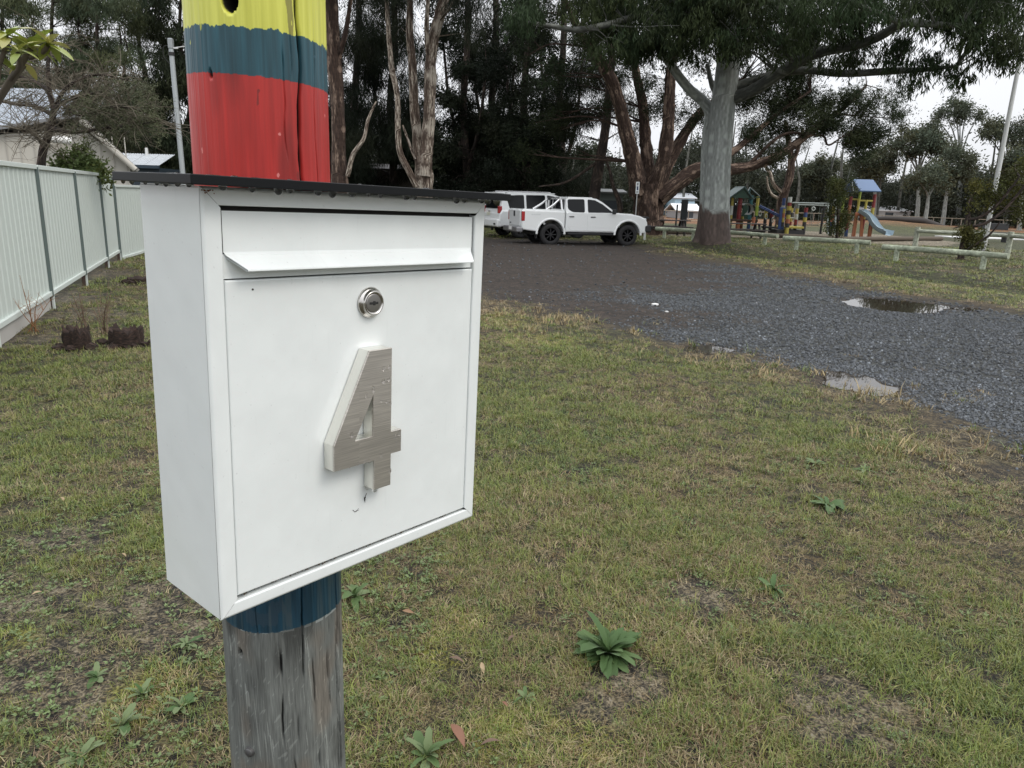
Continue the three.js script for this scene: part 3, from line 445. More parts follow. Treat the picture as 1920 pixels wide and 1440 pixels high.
function wheel(car, x, z, r, w, rimM, spokes) {
  const s = Math.sign(z), ww = new THREE.Group(); ww.name = 'wheel'; ww.position.set(x, r, z); car.add(ww);
  const tp = [[r * .62, -w / 2], [r * .86, -w / 2], [r * .97, -w * .42], [r, -w * .25], [r, w * .25], [r * .97, w * .42], [r * .86, w / 2], [r * .62, w / 2], [r * .58, w * .3], [r * .58, -w * .3], [r * .62, -w / 2]];
  part(ww, 'tyre', new THREE.LatheGeometry(tp.map(p => new THREE.Vector2(...p)), 36).rotateX(Math.PI / 2), tyreMat);
  const lugs = []; for (let i = 0; i < 30; i++) { const a = i / 30 * 6.283; lugs.push(box(.05, .02, w * .8).translate(0, r + .002, 0).rotateZ(a)); } part(ww, 'tread', merged(lugs), tyreMat);
  const rg = [new THREE.LatheGeometry([[r * .60, w * .44], [r * .57, w * .40], [r * .54, w * .18], [r * .1, w * .14], [.001, w * .16]].map(p => new THREE.Vector2(...p)), 30).rotateX(-Math.PI / 2).scale(1, 1, -1)];
  const sp = []; for (let i = 0; i < spokes; i++) { const a = i / spokes * 6.283; sp.push(rbox(r * .10, r * .46, .03, .008, 0, r * .32, w * .33).rotateZ(a)); } sp.push(new THREE.CylinderGeometry(r * .13, r * .15, .06, 16).rotateX(Math.PI / 2).translate(0, 0, w * .33));
  const rim = part(ww, 'rim', merged(rg), rimM), spk = part(ww, 'spokes', merged(sp.map(g => g.toNonIndexed ? (g.index ? g.toNonIndexed() : g) : g)), rimM);
  if (s < 0) ww.rotation.y = Math.PI; return ww;
}
// the twin-cab ute
{
  const mid = onGround(1104, 458), turn = 17 * Math.PI / 180;
  const u = thing('pickup_truck', 'white twin-cab pickup with black wheels parked on the dirt under the trees', 'pickup');
  const S = .985; u.scale.setScalar(S); u.rotation.y = turn; u.position.set(mid.x, height(mid.x, mid.z) + .0, mid.z).add(V(Math.sin(turn), 0, Math.cos(turn)).multiplyScalar(-.85));
  const ra = .40, W = 1.80, fx = 1.6, rx = -1.6;
  const lower = [[2.42, .60], [2.46, .78], [2.40, .98], [2.28, 1.10], [1.95, 1.20], [1.10, 1.27], [1.08, 1.27], [-1.02, 1.27], [-1.02, .52], ...[], ...arch(1.6, .53, .5).reverse().map(p => p)].filter(Boolean);
  const cabLower = [[1.08, 1.26], [-1.00, 1.24], [-1.00, .50], ...arch(fx, .54, .50).map(p => p), [2.38, .50], [2.46, .70], [2.43, .92], [2.34, 1.06], [2.10, 1.16], [1.70, 1.23]];
  part(u, 'body', sideSolid(cabLower, W, .06), paint);
  const tub = [[-1.04, 1.27], [-2.72, 1.30], [-2.76, 1.26], [-2.74, .62], [-2.68, .56], ...arch(rx, .54, .50), [-1.04, .50]];
  const bed = part(u, 'tub', sideSolid(tub, W, .05), paint);
  part(u, 'tub_cover', rbox(1.66, .05, W - .12, .02, -1.88, 1.30, 0), paint);
  const hw = y => .875 - clamp((y - 1.2) / .62) * .16;
  const prof = [[1.12, 1.22], [.55, 1.62], [.30, 1.755], [.05, 1.79], [-.45, 1.80], [-.85, 1.785], [-.97, 1.74], [-1.0, 1.22]];
  part(u, 'cabin', frustum(prof, hw), paint); part(u, 'roof_skin', rbox(1.0, .03, 1.36, .014, -.38, 1.793, 0), paint);
  const winR = roundPoly([[-.92, 1.72], [-.23, 1.735], [-.23, 1.24], [-.74, 1.25], [-.92, 1.36]], .07), winF = roundPoly([[-.10, 1.735], [.20, 1.71], [.52, 1.56], [.92, 1.275], [.88, 1.235], [-.10, 1.235]], .06);
  const wsh = [[.98, 1.30, .78], [.98, 1.30, -.78], [.40, 1.70, -.66], [.40, 1.70, .66]];
  { const P = []; for (const k of [0, 1, 2, 0, 2, 3]) P.push(wsh[k][0] + .05, wsh[k][1] + .03, wsh[k][2]); const g = new THREE.BufferGeometry(); g.setAttribute('position', new THREE.Float32BufferAttribute(P, 3)); g.computeVertexNormals(); part(u, 'windscreen', g, glassMat); }
  part(u, 'rear_window', box(.012, .36, 1.2, -1.003, 1.53, 0), glassMat);
  for (const s of [1, -1]) {
    for (const w of [winR, winF]) part(u, 'window', sidePane(w, hw, s), glassMat);
    const rear = roundPoly([[-.93, 1.23], [-.15, 1.23], [-.15, .56], [-.78, .56], [-.93, .72]], .05), front = roundPoly([[-.13, 1.23], [1.02, 1.23], [1.05, .92], [.98, .56], [-.13, .56]], .05);
    for (const d of [rear, front]) { const q = part(u, 'door', slab(d, .012, .004).translate(0, 0, s > 0 ? W / 2 - .003 : -W / 2 - .009), paint); const hx = d === rear ? -.78 : .10; part(q, 'door_handle', rbox(.20, .035, .035, .012, hx, 1.08, s * (W / 2 + .02)), blackPlastic); part(q, 'door_crease', rbox(d === rear ? .72 : 1.02, .018, .012, .005, d === rear ? -.52 : .44, .72, s * (W / 2 + .009)), paint); }
    for (const cx of [fx, rx]) { const f = new THREE.TorusGeometry(.56, .045, 8, 24, Math.PI).scale(1, 1, 1.0).translate(cx, .42, s * (W / 2 - .005)); part(u, 'wheel_arch_flare', f, paint); wheel(u, cx, s * .80, ra, .27, blackRim, 8); }
    part(u, 'mirror', rbox(.10, .19, .2, .03, .93, 1.30, s * 1.0), blackPlastic);
    part(u, 'tail_light', rbox(.13, .36, .10, .03, -2.70, 1.06, s * .86), redLens);
    part(u, 'head_light', rbox(.30, .16, .14, .04, 2.26, 1.00, s * .76), phys([.6, .62, .62], .1, { clearcoat: 1 }));
    part(u, 'side_step', rbox(1.9, .06, .12, .02, .05, .44, s * .84), blackPlastic); part(u, 'mud_flap', box(.015, .34, .26, -2.16, .42, s * .80), blackPlastic);
    part(u, 'sports_bar', new THREE.TubeGeometry(new THREE.CatmullRomCurve3([V(-1.78, 1.31, s * .78), V(-1.45, 1.52, s * .74), V(-1.24, 1.70, s * .68), V(-1.16, 1.74, s * .6)]), 20, .042, 10), chrome);
    part(u, 'sports_bar', rod(V(-1.13, 1.30, s * .78), V(-1.16, 1.70, s * .68), .042, .042, 10), chrome);
    part(u, 'lettering', merged([0, 1, 2, 3, 4].map(i => box(.05, .05, .004, -2.36 + i * .075 * 1, 1.13, s * (W / 2 + .003)))), std([.62, .64, .64], .4));
  }
  part(u, 'sports_bar', rod(V(-1.16, 1.74, -.62), V(-1.16, 1.74, .62), .042, .042, 10), chrome); part(u, 'work_light', rbox(.1, .13, .18, .03, -1.2, 1.73, -.58), blackPlastic);
  part(u, 'bumper', rbox(.26, .20, W + .04, .05, -2.84, .56, 0), std([.25, .25, .26], .35, { metalness: .6 })); part(u, 'bumper', rbox(.34, .30, W + .02, .08, 2.46, .68, 0), blackPlastic); part(u, 'bull_bar', merged([rod(V(2.58, .78, -.5), V(2.55, 1.10, -.46), .035), rod(V(2.58, .78, .5), V(2.55, 1.10, .46), .035), rod(V(2.55, 1.10, -.7), V(2.55, 1.10, .7), .035)]), blackPlastic);
  const tg = part(u, 'tailgate', rbox(.03, .56, 1.44, .012, -2.765, .98, 0), paint); part(tg, 'latch', rbox(.03, .2, .16, .012, -2.785, 1.14, .0), blackPlastic); part(tg, 'badge', box(.006, .05, .18, -2.783, .78, -.5), blackPlastic);
  part(u, 'number_plate', rbox(.012, .13, .36, .004, -2.975, .60, .12), std([.72, .72, .7], .5));
  part(u, 'underbody', box(4.4, .26, 1.2, -.1, .50, 0), blackPlastic);
}
// the wagon behind it
{
  const p0 = onGround(955, 449), turn = 26 * Math.PI / 180;
  const u = thing('station_wagon', 'white four-wheel-drive wagon with tinted windows parked behind the pickup', 'wagon'); u.rotation.y = turn;
  const at = V(Math.cos(turn), 0, -Math.sin(turn)).multiplyScalar(1.95); u.position.set(p0.x - .45 + at.x, 0, p0.z - 2.0 + at.z);
  const W = 1.88, ra = .385, fx = 1.4, rx = -1.4;
  const lower = [[1.15, 1.12], [-2.30, 1.12], [-2.38, .98], [-2.40, .62], [-2.32, .46], ...arch(rx, .5, .46), ...arch(fx, .5, .46), [2.26, .46], [2.36, .66], [2.30, .92], [2.05, 1.04]];
  part(u, 'body', sideSolid(lower, W, .07), paint);
  const hw = y => .90 - clamp((y - 1.08) / .78) * .16, prof = [[1.15, 1.08], [.45, 1.74], [.2, 1.82], [-.6, 1.86], [-1.9, 1.83], [-2.16, 1.78], [-2.34, 1.08]];
  part(u, 'cabin', frustum(prof, hw), paint); part(u, 'roof_skin', rbox(2.3, .03, 1.42, .014, -.85, 1.845, 0), paint);
  part(u, 'rear_window', box(.012, .52, 1.36).rotateZ(-.25).translate(-2.275, 1.44, 0), glassMat); part(u, 'rear_spoiler', rbox(.34, .05, 1.36, .02, -2.22, 1.82, 0), paint);
  for (const s of [1, -1]) {
    for (const w of [roundPoly([[-2.06, 1.72], [-1.22, 1.76], [-1.22, 1.16], [-1.90, 1.16]], .08), roundPoly([[-1.12, 1.76], [-.22, 1.77], [-.22, 1.16], [-1.12, 1.16]], .05), roundPoly([[-.12, 1.77], [.22, 1.73], [.42, 1.64], [.88, 1.18], [-.12, 1.16]], .05)]) part(u, 'window', sidePane(w, hw, s), glassMat);
    for (const cx of [fx, rx]) { part(u, 'wheel_arch_flare', new THREE.TorusGeometry(.52, .04, 8, 24, Math.PI).translate(cx, .42, s * (W / 2 - .005)), paint); wheel(u, cx, s * .82, ra, .25, alloy, 6); }
    part(u, 'tail_light', rbox(.14, .30, .20, .03, -2.33, 1.14, s * .80), redLens); part(u, 'roof_rail', rod(V(-1.9, 1.89, s * .66), V(.1, 1.89, s * .66), .02), alloy); part(u, 'mirror', rbox(.1, .17, .2, .03, .78, 1.2, s * 1.02), paint);
    part(u, 'mud_flap', box(.015, .26, .24, -1.95, .36, s * .8), blackPlastic);
  }
  part(u, 'bumper', rbox(.26, .34, W - .02, .08, -2.36, .60, 0), paint); part(u, 'bumper_vent', rbox(.03, .07, .16, .01, -2.50, .56, .66), blackPlastic); part(u, 'number_plate', rbox(.01, .13, .36, .004, -2.40, .96, -.2), std([.6, .6, .5], .5)); part(u, 'badge', rbox(.02, .05, .22, .01, -2.40, 1.06, -.1), chrome);
  part(u, 'underbody', box(4.0, .24, 1.2, 0, .46, 0), blackPlastic);
}
// ---------- barriers, rails, poles ----------
const logMap = texture(256, 512, (u, v) => { const k = .95 + .5 * (fbm(u * 9, v * 40, 3) - .5) + .35 * (fbm(u * 5, v * 5, 3) - .4); return [168 * k, 172 * k, 156 * k]; }); logMap.repeat.set(2, .5);
const logMat = std([.82, .86, .80], .9, { map: logMap }), paleLog = std([1, 1, 1], .85, { map: logMap });
const hy = p => height(p.x, p.z);
function barrier(label, a, b, posts, h = .42, r = .09) {
  const t = thing('log_barrier', label, 'barrier', [a.x, hy(a), a.z], 0, 'low log barriers along the grass'); const d = b.clone().sub(a); d.y = 0;
  part(t, 'log', limb([V(0, h, 0), d.clone().multiplyScalar(.5).add(V(0, h + .01, 0)), d.clone().add(V(0, h, 0))], [r, r * .97, r * .95], 14, .3, .04, a.x), logMat);
  for (const e of [0, 1]) { const q = part(t, 'log_end', new THREE.CircleGeometry(r * .96, 14), logMat); q.position.copy(d).multiplyScalar(e).add(V(0, h, 0)); q.rotation.y = Math.atan2(-d.z, d.x) + Math.PI / 2 + (e ? 0 : Math.PI); }
  for (const f of posts) part(t, 'post', rod(V(d.x * f, -.15, d.z * f), V(d.x * f, h - r * .5, d.z * f), .085, .08, 12), logMat);
}
barrier('low log barrier between the brown tree and the gum', onGround(1229, 446), onGround(1312, 452), [.2, .85]);
barrier('low log barrier just right of the gum trunk', onGround(1340, 451), onGround(1456, 462), [.14, .82]);
barrier('low log barrier in front of the leafy sapling', onGround(1466, 467), onGround(1629, 477), [.17, .86]);
barrier('long low log barrier in front of the flagpole', onGround(1652, 487), onGround(1886, 508), [.13, .83]);
{
  const A = onGround(1714, 470), B = onGround(1836, 478), Cc = onGround(1883, 484), E = onGround(1990, 494); Cc.z = mixN(B.z, E.z, .36); Cc.x = mixN(B.x, E.x, .36);
  const t = thing('post_and_rail', 'waist high pale post and rail barrier beside the flagpole', 'barrier', [A.x, hy(A), A.z]); const P = [A, B, Cc, E].map(p => V(p.x - A.x, 0, p.z - A.z));
  for (const p of P) part(t, 'post', rod(V(p.x, -.1, p.z), V(p.x, .96, p.z), .105, .1, 14), paleLog); for (let i = 0; i < 3; i++) part(t, 'rail', rod(V(P[i].x, .80, P[i].z + .05), V(P[i + 1].x, .80, P[i + 1].z + .05), .075, .075, 12), paleLog);
}
{
  const b = onGround(1841, 482), top = atDepth(1925, -80, -b.z); const t = thing('flagpole', 'tall slender white flagpole standing by the rail', 'flagpole', [b.x, hy(b), b.z]);
  const L = top.y * 1.0; part(t, 'shaft', limb([V(0, -.1, 0), V(.03, L * .4, 0), V(.1, L, 0)], [.085, .075, .06], 14, .6, 0, 3), std([.62, .63, .62], .45)); part(t, 'base_collar', new THREE.CylinderGeometry(.13, .15, .12, 16).translate(0, .05, 0), std([.5, .5, .5], .6)); part(t, 'cleat', rbox(.03, .16, .04, .01, 0, 1.2, .09), std([.5, .5, .5], .5));
}
{
  const b = onGround(1189, 443); const t = thing('parking_sign', 'small white sign on a thin post in front of the brown tree', 'sign', [b.x, 0, b.z]);
  const top = atDepth(1189, 342, -b.z).y, lo = atDepth(1189, 362, -b.z).y, w = .17;
  part(t, 'post', rod(V(0, -.05, 0), V(0, top, 0), .024, .024, 8), std([.45, .46, .46], .5, { metalness: .4 }));
  const cv = document.createElement('canvas'); cv.width = 96; cv.height = 256; const c = cv.getContext('2d'); c.fillStyle = '#dde3e6'; c.fillRect(0, 0, 96, 256); c.fillStyle = '#20242c'; c.beginPath(); c.moveTo(48, 14); c.lineTo(74, 52); c.lineTo(56, 52); c.lineTo(56, 78); c.lineTo(40, 78); c.lineTo(40, 52); c.lineTo(22, 52); c.fill(); c.fillStyle = '#26375f'; c.fillRect(26, 96, 44, 84); c.fillStyle = '#20242c'; c.fillRect(20, 204, 56, 10); c.fillRect(20, 224, 56, 10);
  const tx = new THREE.CanvasTexture(cv); tx.colorSpace = THREE.SRGBColorSpace; const pl = part(t, 'sign_plate', rbox(w, top - lo + .06, .008, .003, 0, (top + lo) / 2, .03), std([.7, .72, .73], .4)); part(pl, 'sign_print', new THREE.PlaneGeometry(w - .01, top - lo + .05).translate(0, (top + lo) / 2, .0365), std([1, 1, 1], .5, { map: tx }));
}
{ const b = onGround(1208, 450); const t = thing('marker_post', 'short white marker post beside the brown tree', 'post', [b.x, 0, b.z]); part(t, 'stake', rbox(.09, .48, .07, .01, 0, .22, 0), std([.6, .62, .6], .7)); part(t, 'cap_block', rbox(.26, .1, .06, .01, -.1, .42, 0), std([.5, .52, .5], .7)); }
// ---------- picnic tables ----------
const darkWood = std([.045, .038, .036], .8);
function picnic(label, at, turn, S = 1) {
  const t = thing('picnic_table', label, 'picnic table', [at.x, hy(at), at.z], turn, 'dark picnic tables'); t.scale.setScalar(S);
  for (let i = 0; i < 4; i++) part(t, 'top_plank', rbox(2.4, .05, .2, .01, 0, .76, -.315 + i * .21), darkWood);
  for (const s of [-1, 1]) { for (const k of [0, 1]) part(t, 'seat_plank', rbox(2.4, .05, .15, .01, 0, .45, s * (.62 + k * .16)), darkWood); for (const e of [-.85, .85]) { part(t, 'leg', rod(V(e, .73, s * .22), V(e, -.02, s * .62), .06, .06, 6), darkWood); } }
  for (const e of [-.85, .85]) part(t, 'bearer', box(.08, .1, 1.6, e, .39, 0), darkWood);
}
picnic('dark picnic table just right of the gum trunk', onGround(1388, 447), .12, .95); picnic('dark picnic table behind the low barrier left of the gum', onGround(1246, 441), .1, 1.0);
// ---------- playground ----------
const paints = { red: std(L3(122, 42, 44), .5), yellow: std(L3(170, 158, 74), .5), blue: std(L3(54, 76, 124), .5), orange: std(L3(164, 104, 74), .5), teal: std(L3(44, 100, 106), .5), green: std(L3(44, 76, 62), .5), pale: std(L3(190, 196, 190), .5), black: std([.03, .03, .032], .6), lime: std(L3(150, 170, 70), .5), brown: std(L3(70, 52, 40), .8) };
function totem(t, x, z, h, cols, r = .1, y0 = 0) { const n = cols.length; cols.forEach((c, i) => part(t, 'post_band', new THREE.CylinderGeometry(r, r, h / n - .004, 14).translate(x, y0 + (i + .5) * h / n, z), paints[c])); }
const atP = (px, py, depth) => atDepth(px, py, depth);
{ // tower beside the gum
  const Z = 43, m = mPer(Z) , b = onGround(1395, 440), t = thing('play_tower', 'play tower with a dark green gable roof and striped posts behind the gum', 'play tower', [atDepth(1395, 440, Z).x, 0, -Z]);
  const X = px => atDepth(px, 400, Z).x - atDepth(1395, 400, Z).x, Y = (px, py) => atDepth(px, py, Z).y;
  totem(t, X(1367), .0, Y(1367, 368), ['black', 'yellow', 'pale', 'yellow'], .08); totem(t, X(1373), -.9, Y(1373, 376), ['green', 'orange', 'pale', 'black'], .09); totem(t, X(1380), .15, Y(1380, 364), ['orange', 'red', 'red', 'red'], .12); totem(t, X(1393), -.5, Y(1393, 406), ['orange', 'yellow'], .09);
  totem(t, X(1402), .0, Y(1402, 366), ['blue', 'teal', 'black', 'teal'], .1); totem(t, X(1412), .2, Y(1412, 368), ['black', 'green', 'lime', 'yellow'], .09); totem(t, X(1401), .9, Y(1401, 406), ['pale', 'orange'], .09); totem(t, X(1414), -1.2, Y(1414, 372), ['green', 'green'], .1);
  const ax = X(1382), ay = Y(1382, 351), ex0 = X(1357), ex1 = X(1399), ey = Y(1378, 371); for (const [x0, x1] of [[ex0, ax], [ax, ex1]]) { const l = x0 === ex0, d = Math.hypot(x1 - x0, ay - ey); const q = part(t, 'roof_panel', rbox(d + .1, .07, 1.9, .02), std(L3(62, 88, 86), .5)); q.position.set((x0 + x1) / 2, (ay + ey) / 2, -.4); q.rotation.z = (l ? 1 : -1) * Math.atan2(ay - ey, Math.abs(x1 - x0)); }
  part(t, 'gable_panel', slab([[ex0 + .15, ey], [ex1 - .15, ey], [ax, ay - .08]], .05).translate(0, 0, .4), paints.green);
  part(t, 'platform', rbox(X(1414) - X(1365), .12, 1.7, .03, (X(1414) + X(1365)) / 2, Y(1390, 413), -.4), paints.brown); part(t, 'side_panel', rbox(.5, .9, .06, .02, X(1385), Y(1385, 400), -.9), paints.black); part(t, 'side_panel', rbox(.55, 1.0, .06, .02, X(1406), Y(1406, 398), -1.0), paints.green);
  const tun = part(t, 'crawl_tube', new THREE.CylinderGeometry(.32, .32, 1.0, 20, 1, true, 0, 3.6).rotateX(Math.PI / 2).rotateZ(.4).translate(X(1391), Y(1391, 392), .1), paints.pale);
  const pk = V(X(1400), Y(1400, 351), -.3); for (const [px, zz] of [[1386, .4], [1414, .3], [1399, -1.1]]) part(t, 'roof_pipe', rod(pk, V(X(px), Y(px, 368), zz), .03, .03, 6), std(L3(120, 130, 128), .4)); part(t, 'roof_pipe', rod(V(X(1382), Y(1382, 370), .3), V(X(1414), Y(1414, 370), .3), .03, .03, 6), paints.green); part(t, 'roof_pipe', rod(pk, V(X(1398), Y(1398, 425), .2), .03, .03, 6), paints.teal);
  for (const s of [0, .6]) part(t, 'ramp_rail', rod(V(X(1413), Y(1413, 385), s), V(X(1463), Y(1463, 409), s), .045, .045, 8), paints.blue); for (let i = 0; i < 6; i++) { const k = (i + .5) / 6; part(t, 'ramp_rung', rod(V(mixN(X(1413), X(1463), k), mixN(Y(1413, 385), Y(1463, 409), k), 0), V(mixN(X(1413), X(1463), k), mixN(Y(1413, 385), Y(1463, 409), k), .6), .025, .025, 6), paints.blue); } for (const px of [1418, 1430, 1443]) part(t, 'trapeze', new THREE.TorusGeometry(.1, .02, 6, 12).scale(.7, 1.4, 1).translate(X(px), Y(px, 388 + (px - 1413) * .48) - .28, .3), paints.pale);
  for (const px of [1434, 1445]) totem(t, X(px), -.2, Y(px, 392), ['black', 'black', px > 1440 ? 'red' : 'yellow'], .09); for (const s of [0, .5]) part(t, 'deck_beam', rbox(X(1450) - X(1430), .1, .2, .02, X(1440), .42, s - .3), paints.black);
}
{ // striped post cluster with a yellow deck
  const Z = 42.5, t = thing('play_deck', 'yellow play deck ringed by tall striped posts', 'play equipment', [atDepth(1478, 440, Z).x, 0, -Z]), X = px => atDepth(px, 400, Z).x - atDepth(1478, 400, Z).x, Y = (px, py) => atDepth(px, py, Z).y;
  totem(t, X(1462), .2, Y(1462, 391), ['blue', 'blue', 'black', 'yellow', 'orange', 'yellow'], .09); totem(t, X(1467), .6, Y(1467, 386), ['yellow', 'yellow', 'black', 'orange', 'yellow', 'black', 'yellow'], .11); totem(t, X(1469.5), -.6, Y(1469.5, 371), ['black', 'orange', 'yellow', 'pale', 'blue'], .09); totem(t, X(1472), .0, Y(1472, 386), ['yellow', 'yellow', 'black', 'orange', 'black', 'yellow'], .09); totem(t, X(1477), -.3, Y(1477, 369), ['blue', 'yellow', 'black', 'orange', 'red', 'red', 'pale'], .11);
  totem(t, X(1490), -.9, Y(1490, 390), ['red', 'red', 'red', 'yellow', 'black', 'yellow'], .08); totem(t, X(1494), -.4, Y(1494, 391), ['black', 'black', 'red', 'pale', 'yellow'], .09); totem(t, X(1502), .3, Y(1502, 389), ['black', 'black', 'black', 'yellow', 'blue', 'red'], .1);
  part(t, 'deck', rbox(X(1500) - X(1466), .12, 1.6, .03, (X(1500) + X(1466)) / 2, .48, -.3), paints.yellow); part(t, 'ramp_panel', rbox(X(1467) - X(1456), 1.2, .1, .03, X(1460), .95, .2), paints.blue); part(t, 'base_box', rbox(1.5, .36, 1.2, .05, X(1476), .16, -.2), paints.black); part(t, 'cross_bar', rod(V(X(1470), Y(1480, 409), -.4), V(X(1492), Y(1490, 409), -.5), .03), paints.pale);
}
{ // swing frame
  const Z = 47, t = thing('swing_frame', 'grey steel swing frame between the striped posts and the slide tower', 'swing', [atDepth(1515, 440, Z).x, 0, -Z]), X = px => atDepth(px, 400, Z).x - atDepth(1515, 400, Z).x, Y = (px, py) => atDepth(px, py, Z).y, gs = std(L3(130, 138, 134), .4, { metalness: .3 });
  part(t, 'top_bar', rod(V(X(1478), Y(1478, 380), 0), V(X(1552), Y(1552, 382), 0), .05, .05, 10), gs); part(t, 'top_bar', rod(V(X(1478), Y(1478, 383.5), 1.0), V(X(1552), Y(1552, 385.5), 1.0), .04, .04, 10), gs);
  for (const [px, zz, c] of [[1485.5, .5, gs], [1534, .3, paints.black], [1539.5, 1, gs], [1549, .2, paints.black], [1554, .9, gs]]) part(t, 'leg', rod(V(X(px), -.1, zz), V(X(px), Y(px, 381), .4), .07, .06, 10), c);
  for (const px of [1505, 1520]) { for (const d of [-.2, .2]) part(t, 'chain', rod(V(X(px) + d, Y(px, 382), .4), V(X(px) + d, .55, .4), .012, .012, 5), gs); part(t, 'swing_seat', rbox(.46, .04, .2, .015, X(px), .53, .4), paints.black); } part(t, 'swing_ring', new THREE.TorusGeometry(.1, .03, 6, 12).translate(X(1514.5), Y(1514, 391), .4), paints.pale); part(t, 'bench_rail', rbox(X(1550) - X(1535), .06, .3, .02, X(1543), .62, 0), paints.pale);
}
{ // slide tower
  const Z = 42, t = thing('slide_tower', 'play tower with a blue roof and a pale blue slide', 'play tower', [atDepth(1605, 440, Z).x, 0, -Z]), X = px => atDepth(px, 400, Z).x - atDepth(1605, 400, Z).x, Y = (px, py) => atDepth(px, py, Z).y;
  totem(t, X(1625), .3, Y(1625, 364), ['orange', 'orange', 'red', 'blue', 'blue', 'yellow', 'yellow', 'red', 'red', 'red'], .09); totem(t, X(1611), .3, Y(1611, 374), ['orange', 'red', 'yellow', 'yellow'], .07); totem(t, X(1617), -1.0, Y(1617, 358), ['yellow', 'yellow', 'yellow', 'lime'], .07); totem(t, X(1597), .3, Y(1597, 372), ['orange', 'orange', 'yellow'], .07); totem(t, X(1583), .2, Y(1583, 368), ['blue', 'red', 'orange', 'orange', 'red'], .09); totem(t, X(1562), -.4, Y(1562, 372), ['black', 'blue', 'orange', 'yellow', 'pale'], .09); totem(t, X(1590), -1.2, Y(1590, 362), ['yellow', 'lime'], .07);
  part(t, 'cross_bar', rbox(X(1624) - X(1594), .09, .09, .02, X(1609), Y(1609, 376), .3), paints.yellow); part(t, 'cross_bar', rbox(X(1598) - X(1562), .09, .09, .02, X(1580), Y(1580, 373), .1), paints.yellow); part(t, 'platform', rbox(X(1626) - X(1562), .12, 1.7, .03, X(1594), Y(1594, 402), -.5), paints.brown); part(t, 'arch_panel', slab([[X(1591), .1], [X(1594), .1], [X(1595), 1.1], [X(1600), 1.3], [X(1604), .9], [X(1606), .1], [X(1612), .1], [X(1606), 1.5], [X(1592), Y(1592, 398)]], .08).translate(0, 0, .35), paints.orange);
  const r0 = Y(1600, 338), r1 = Y(1600, 357); const q = part(t, 'roof_panel', rbox(X(1627) - X(1588), .08, 1.3, .02), std(L3(92, 118, 156), .45)); q.position.set(X(1608), (r0 + r1) / 2, .25); q.rotation.x = .5; const q2 = part(t, 'roof_panel', rbox(X(1627) - X(1588), .08, 1.3, .02), std(L3(70, 100, 150), .45)); q2.position.set(X(1608), (r0 + r1) / 2, -.85); q2.rotation.x = -.5; part(t, 'roof_edge', rod(V(X(1588), r0, -.3), V(X(1580), r1 - .1, .6), .03), std(L3(150, 156, 160), .5));
  const sl = [[1598, 399], [1604, 404], [1611, 412], [1617, 424], [1624, 433], [1634, 438], [1637, 439]].map(([px, py], i) => V(X(px), Y(px, py), .5 + i * .22)), bed = [], c = new THREE.CatmullRomCurve3(sl);
  const P = [], I = [], U = [], prof = [[-.34, .26], [-.30, .27], [-.27, .04], [0, 0], [.27, .04], [.30, .27], [.34, .26]], n = 24; for (let i = 0; i <= n; i++) { const p = c.getPointAt(i / n), tt = c.getTangentAt(i / n), sd = V(0, 1, 0).cross(tt).normalize(), up = tt.clone().cross(sd).normalize(); prof.forEach(([a, b]) => { P.push(p.x + sd.x * a + up.x * b, p.y + sd.y * a + up.y * b, p.z + sd.z * a + up.z * b); U.push(0, 0); }); } for (let i = 0; i < n; i++) for (let j = 0; j < 6; j++) { const a = i * 7 + j, b = a + 7; I.push(a, b, a + 1, b, b + 1, a + 1); } const g = new THREE.BufferGeometry(); g.setAttribute('position', new THREE.Float32BufferAttribute(P, 3)); g.setAttribute('uv', new THREE.Float32BufferAttribute(U, 2)); g.setIndex(I); g.computeVertexNormals(); part(t, 'slide', g, std(L3(158, 178, 190), .35)); part(t, 'slide_leg', rod(V(X(1614), -.05, 1.1), V(X(1614), Y(1614, 420), 1.1), .08), paints.orange);
}
// timber edging round the soft-fall area and the dark post frame left of the gum
{
  const seg = [[1240, 438, 1316, 440], [1424, 444, 1560, 452], [1560, 452, 1765, 451]]; seg.forEach(([a, b, c, d], i) => { const A = onGround(a, b), B = onGround(c, d), t = thing('timber_edging', ['low timber edging left of the gum at the play area', 'low timber edging in front of the striped posts', 'low timber edging in front of the slide'][i], 'edging', [A.x, hy(A), A.z], 0, 'play area edging'); const D = B.clone().sub(A); D.y = 0; part(t, 'beam', rod(V(0, .10, 0), D.clone().add(V(0, .10, 0)), .12, .12, 6), std([.10, .08, .06], .9)); });
  const Z = 44, t = thing('dark_post_frame', 'tall dark posts standing left of the gum', 'post frame', [atDepth(1279, 440, Z).x, 0, -Z]), X = px => atDepth(px, 400, Z).x - atDepth(1279, 400, Z).x, Y = py => atDepth(1280, py, Z).y; part(t, 'post', rbox(.34, Y(374), .3, .03, 0, Y(374) / 2, 0), std([.03, .035, .04], .7)); part(t, 'post', rod(V(X(1286), 0, -.5), V(X(1287), Y(382), -.5), .06), std([.04, .045, .045], .7)); part(t, 'post', rod(V(X(1271), 0, -.8), V(X(1271), Y(384), -.8), .05), std([.07, .08, .08], .7)); part(t, 'cross_bar', rod(V(0, Y(376), 0), V(X(1310), Y(376), 0), .035), std([.12, .13, .13], .6));
}
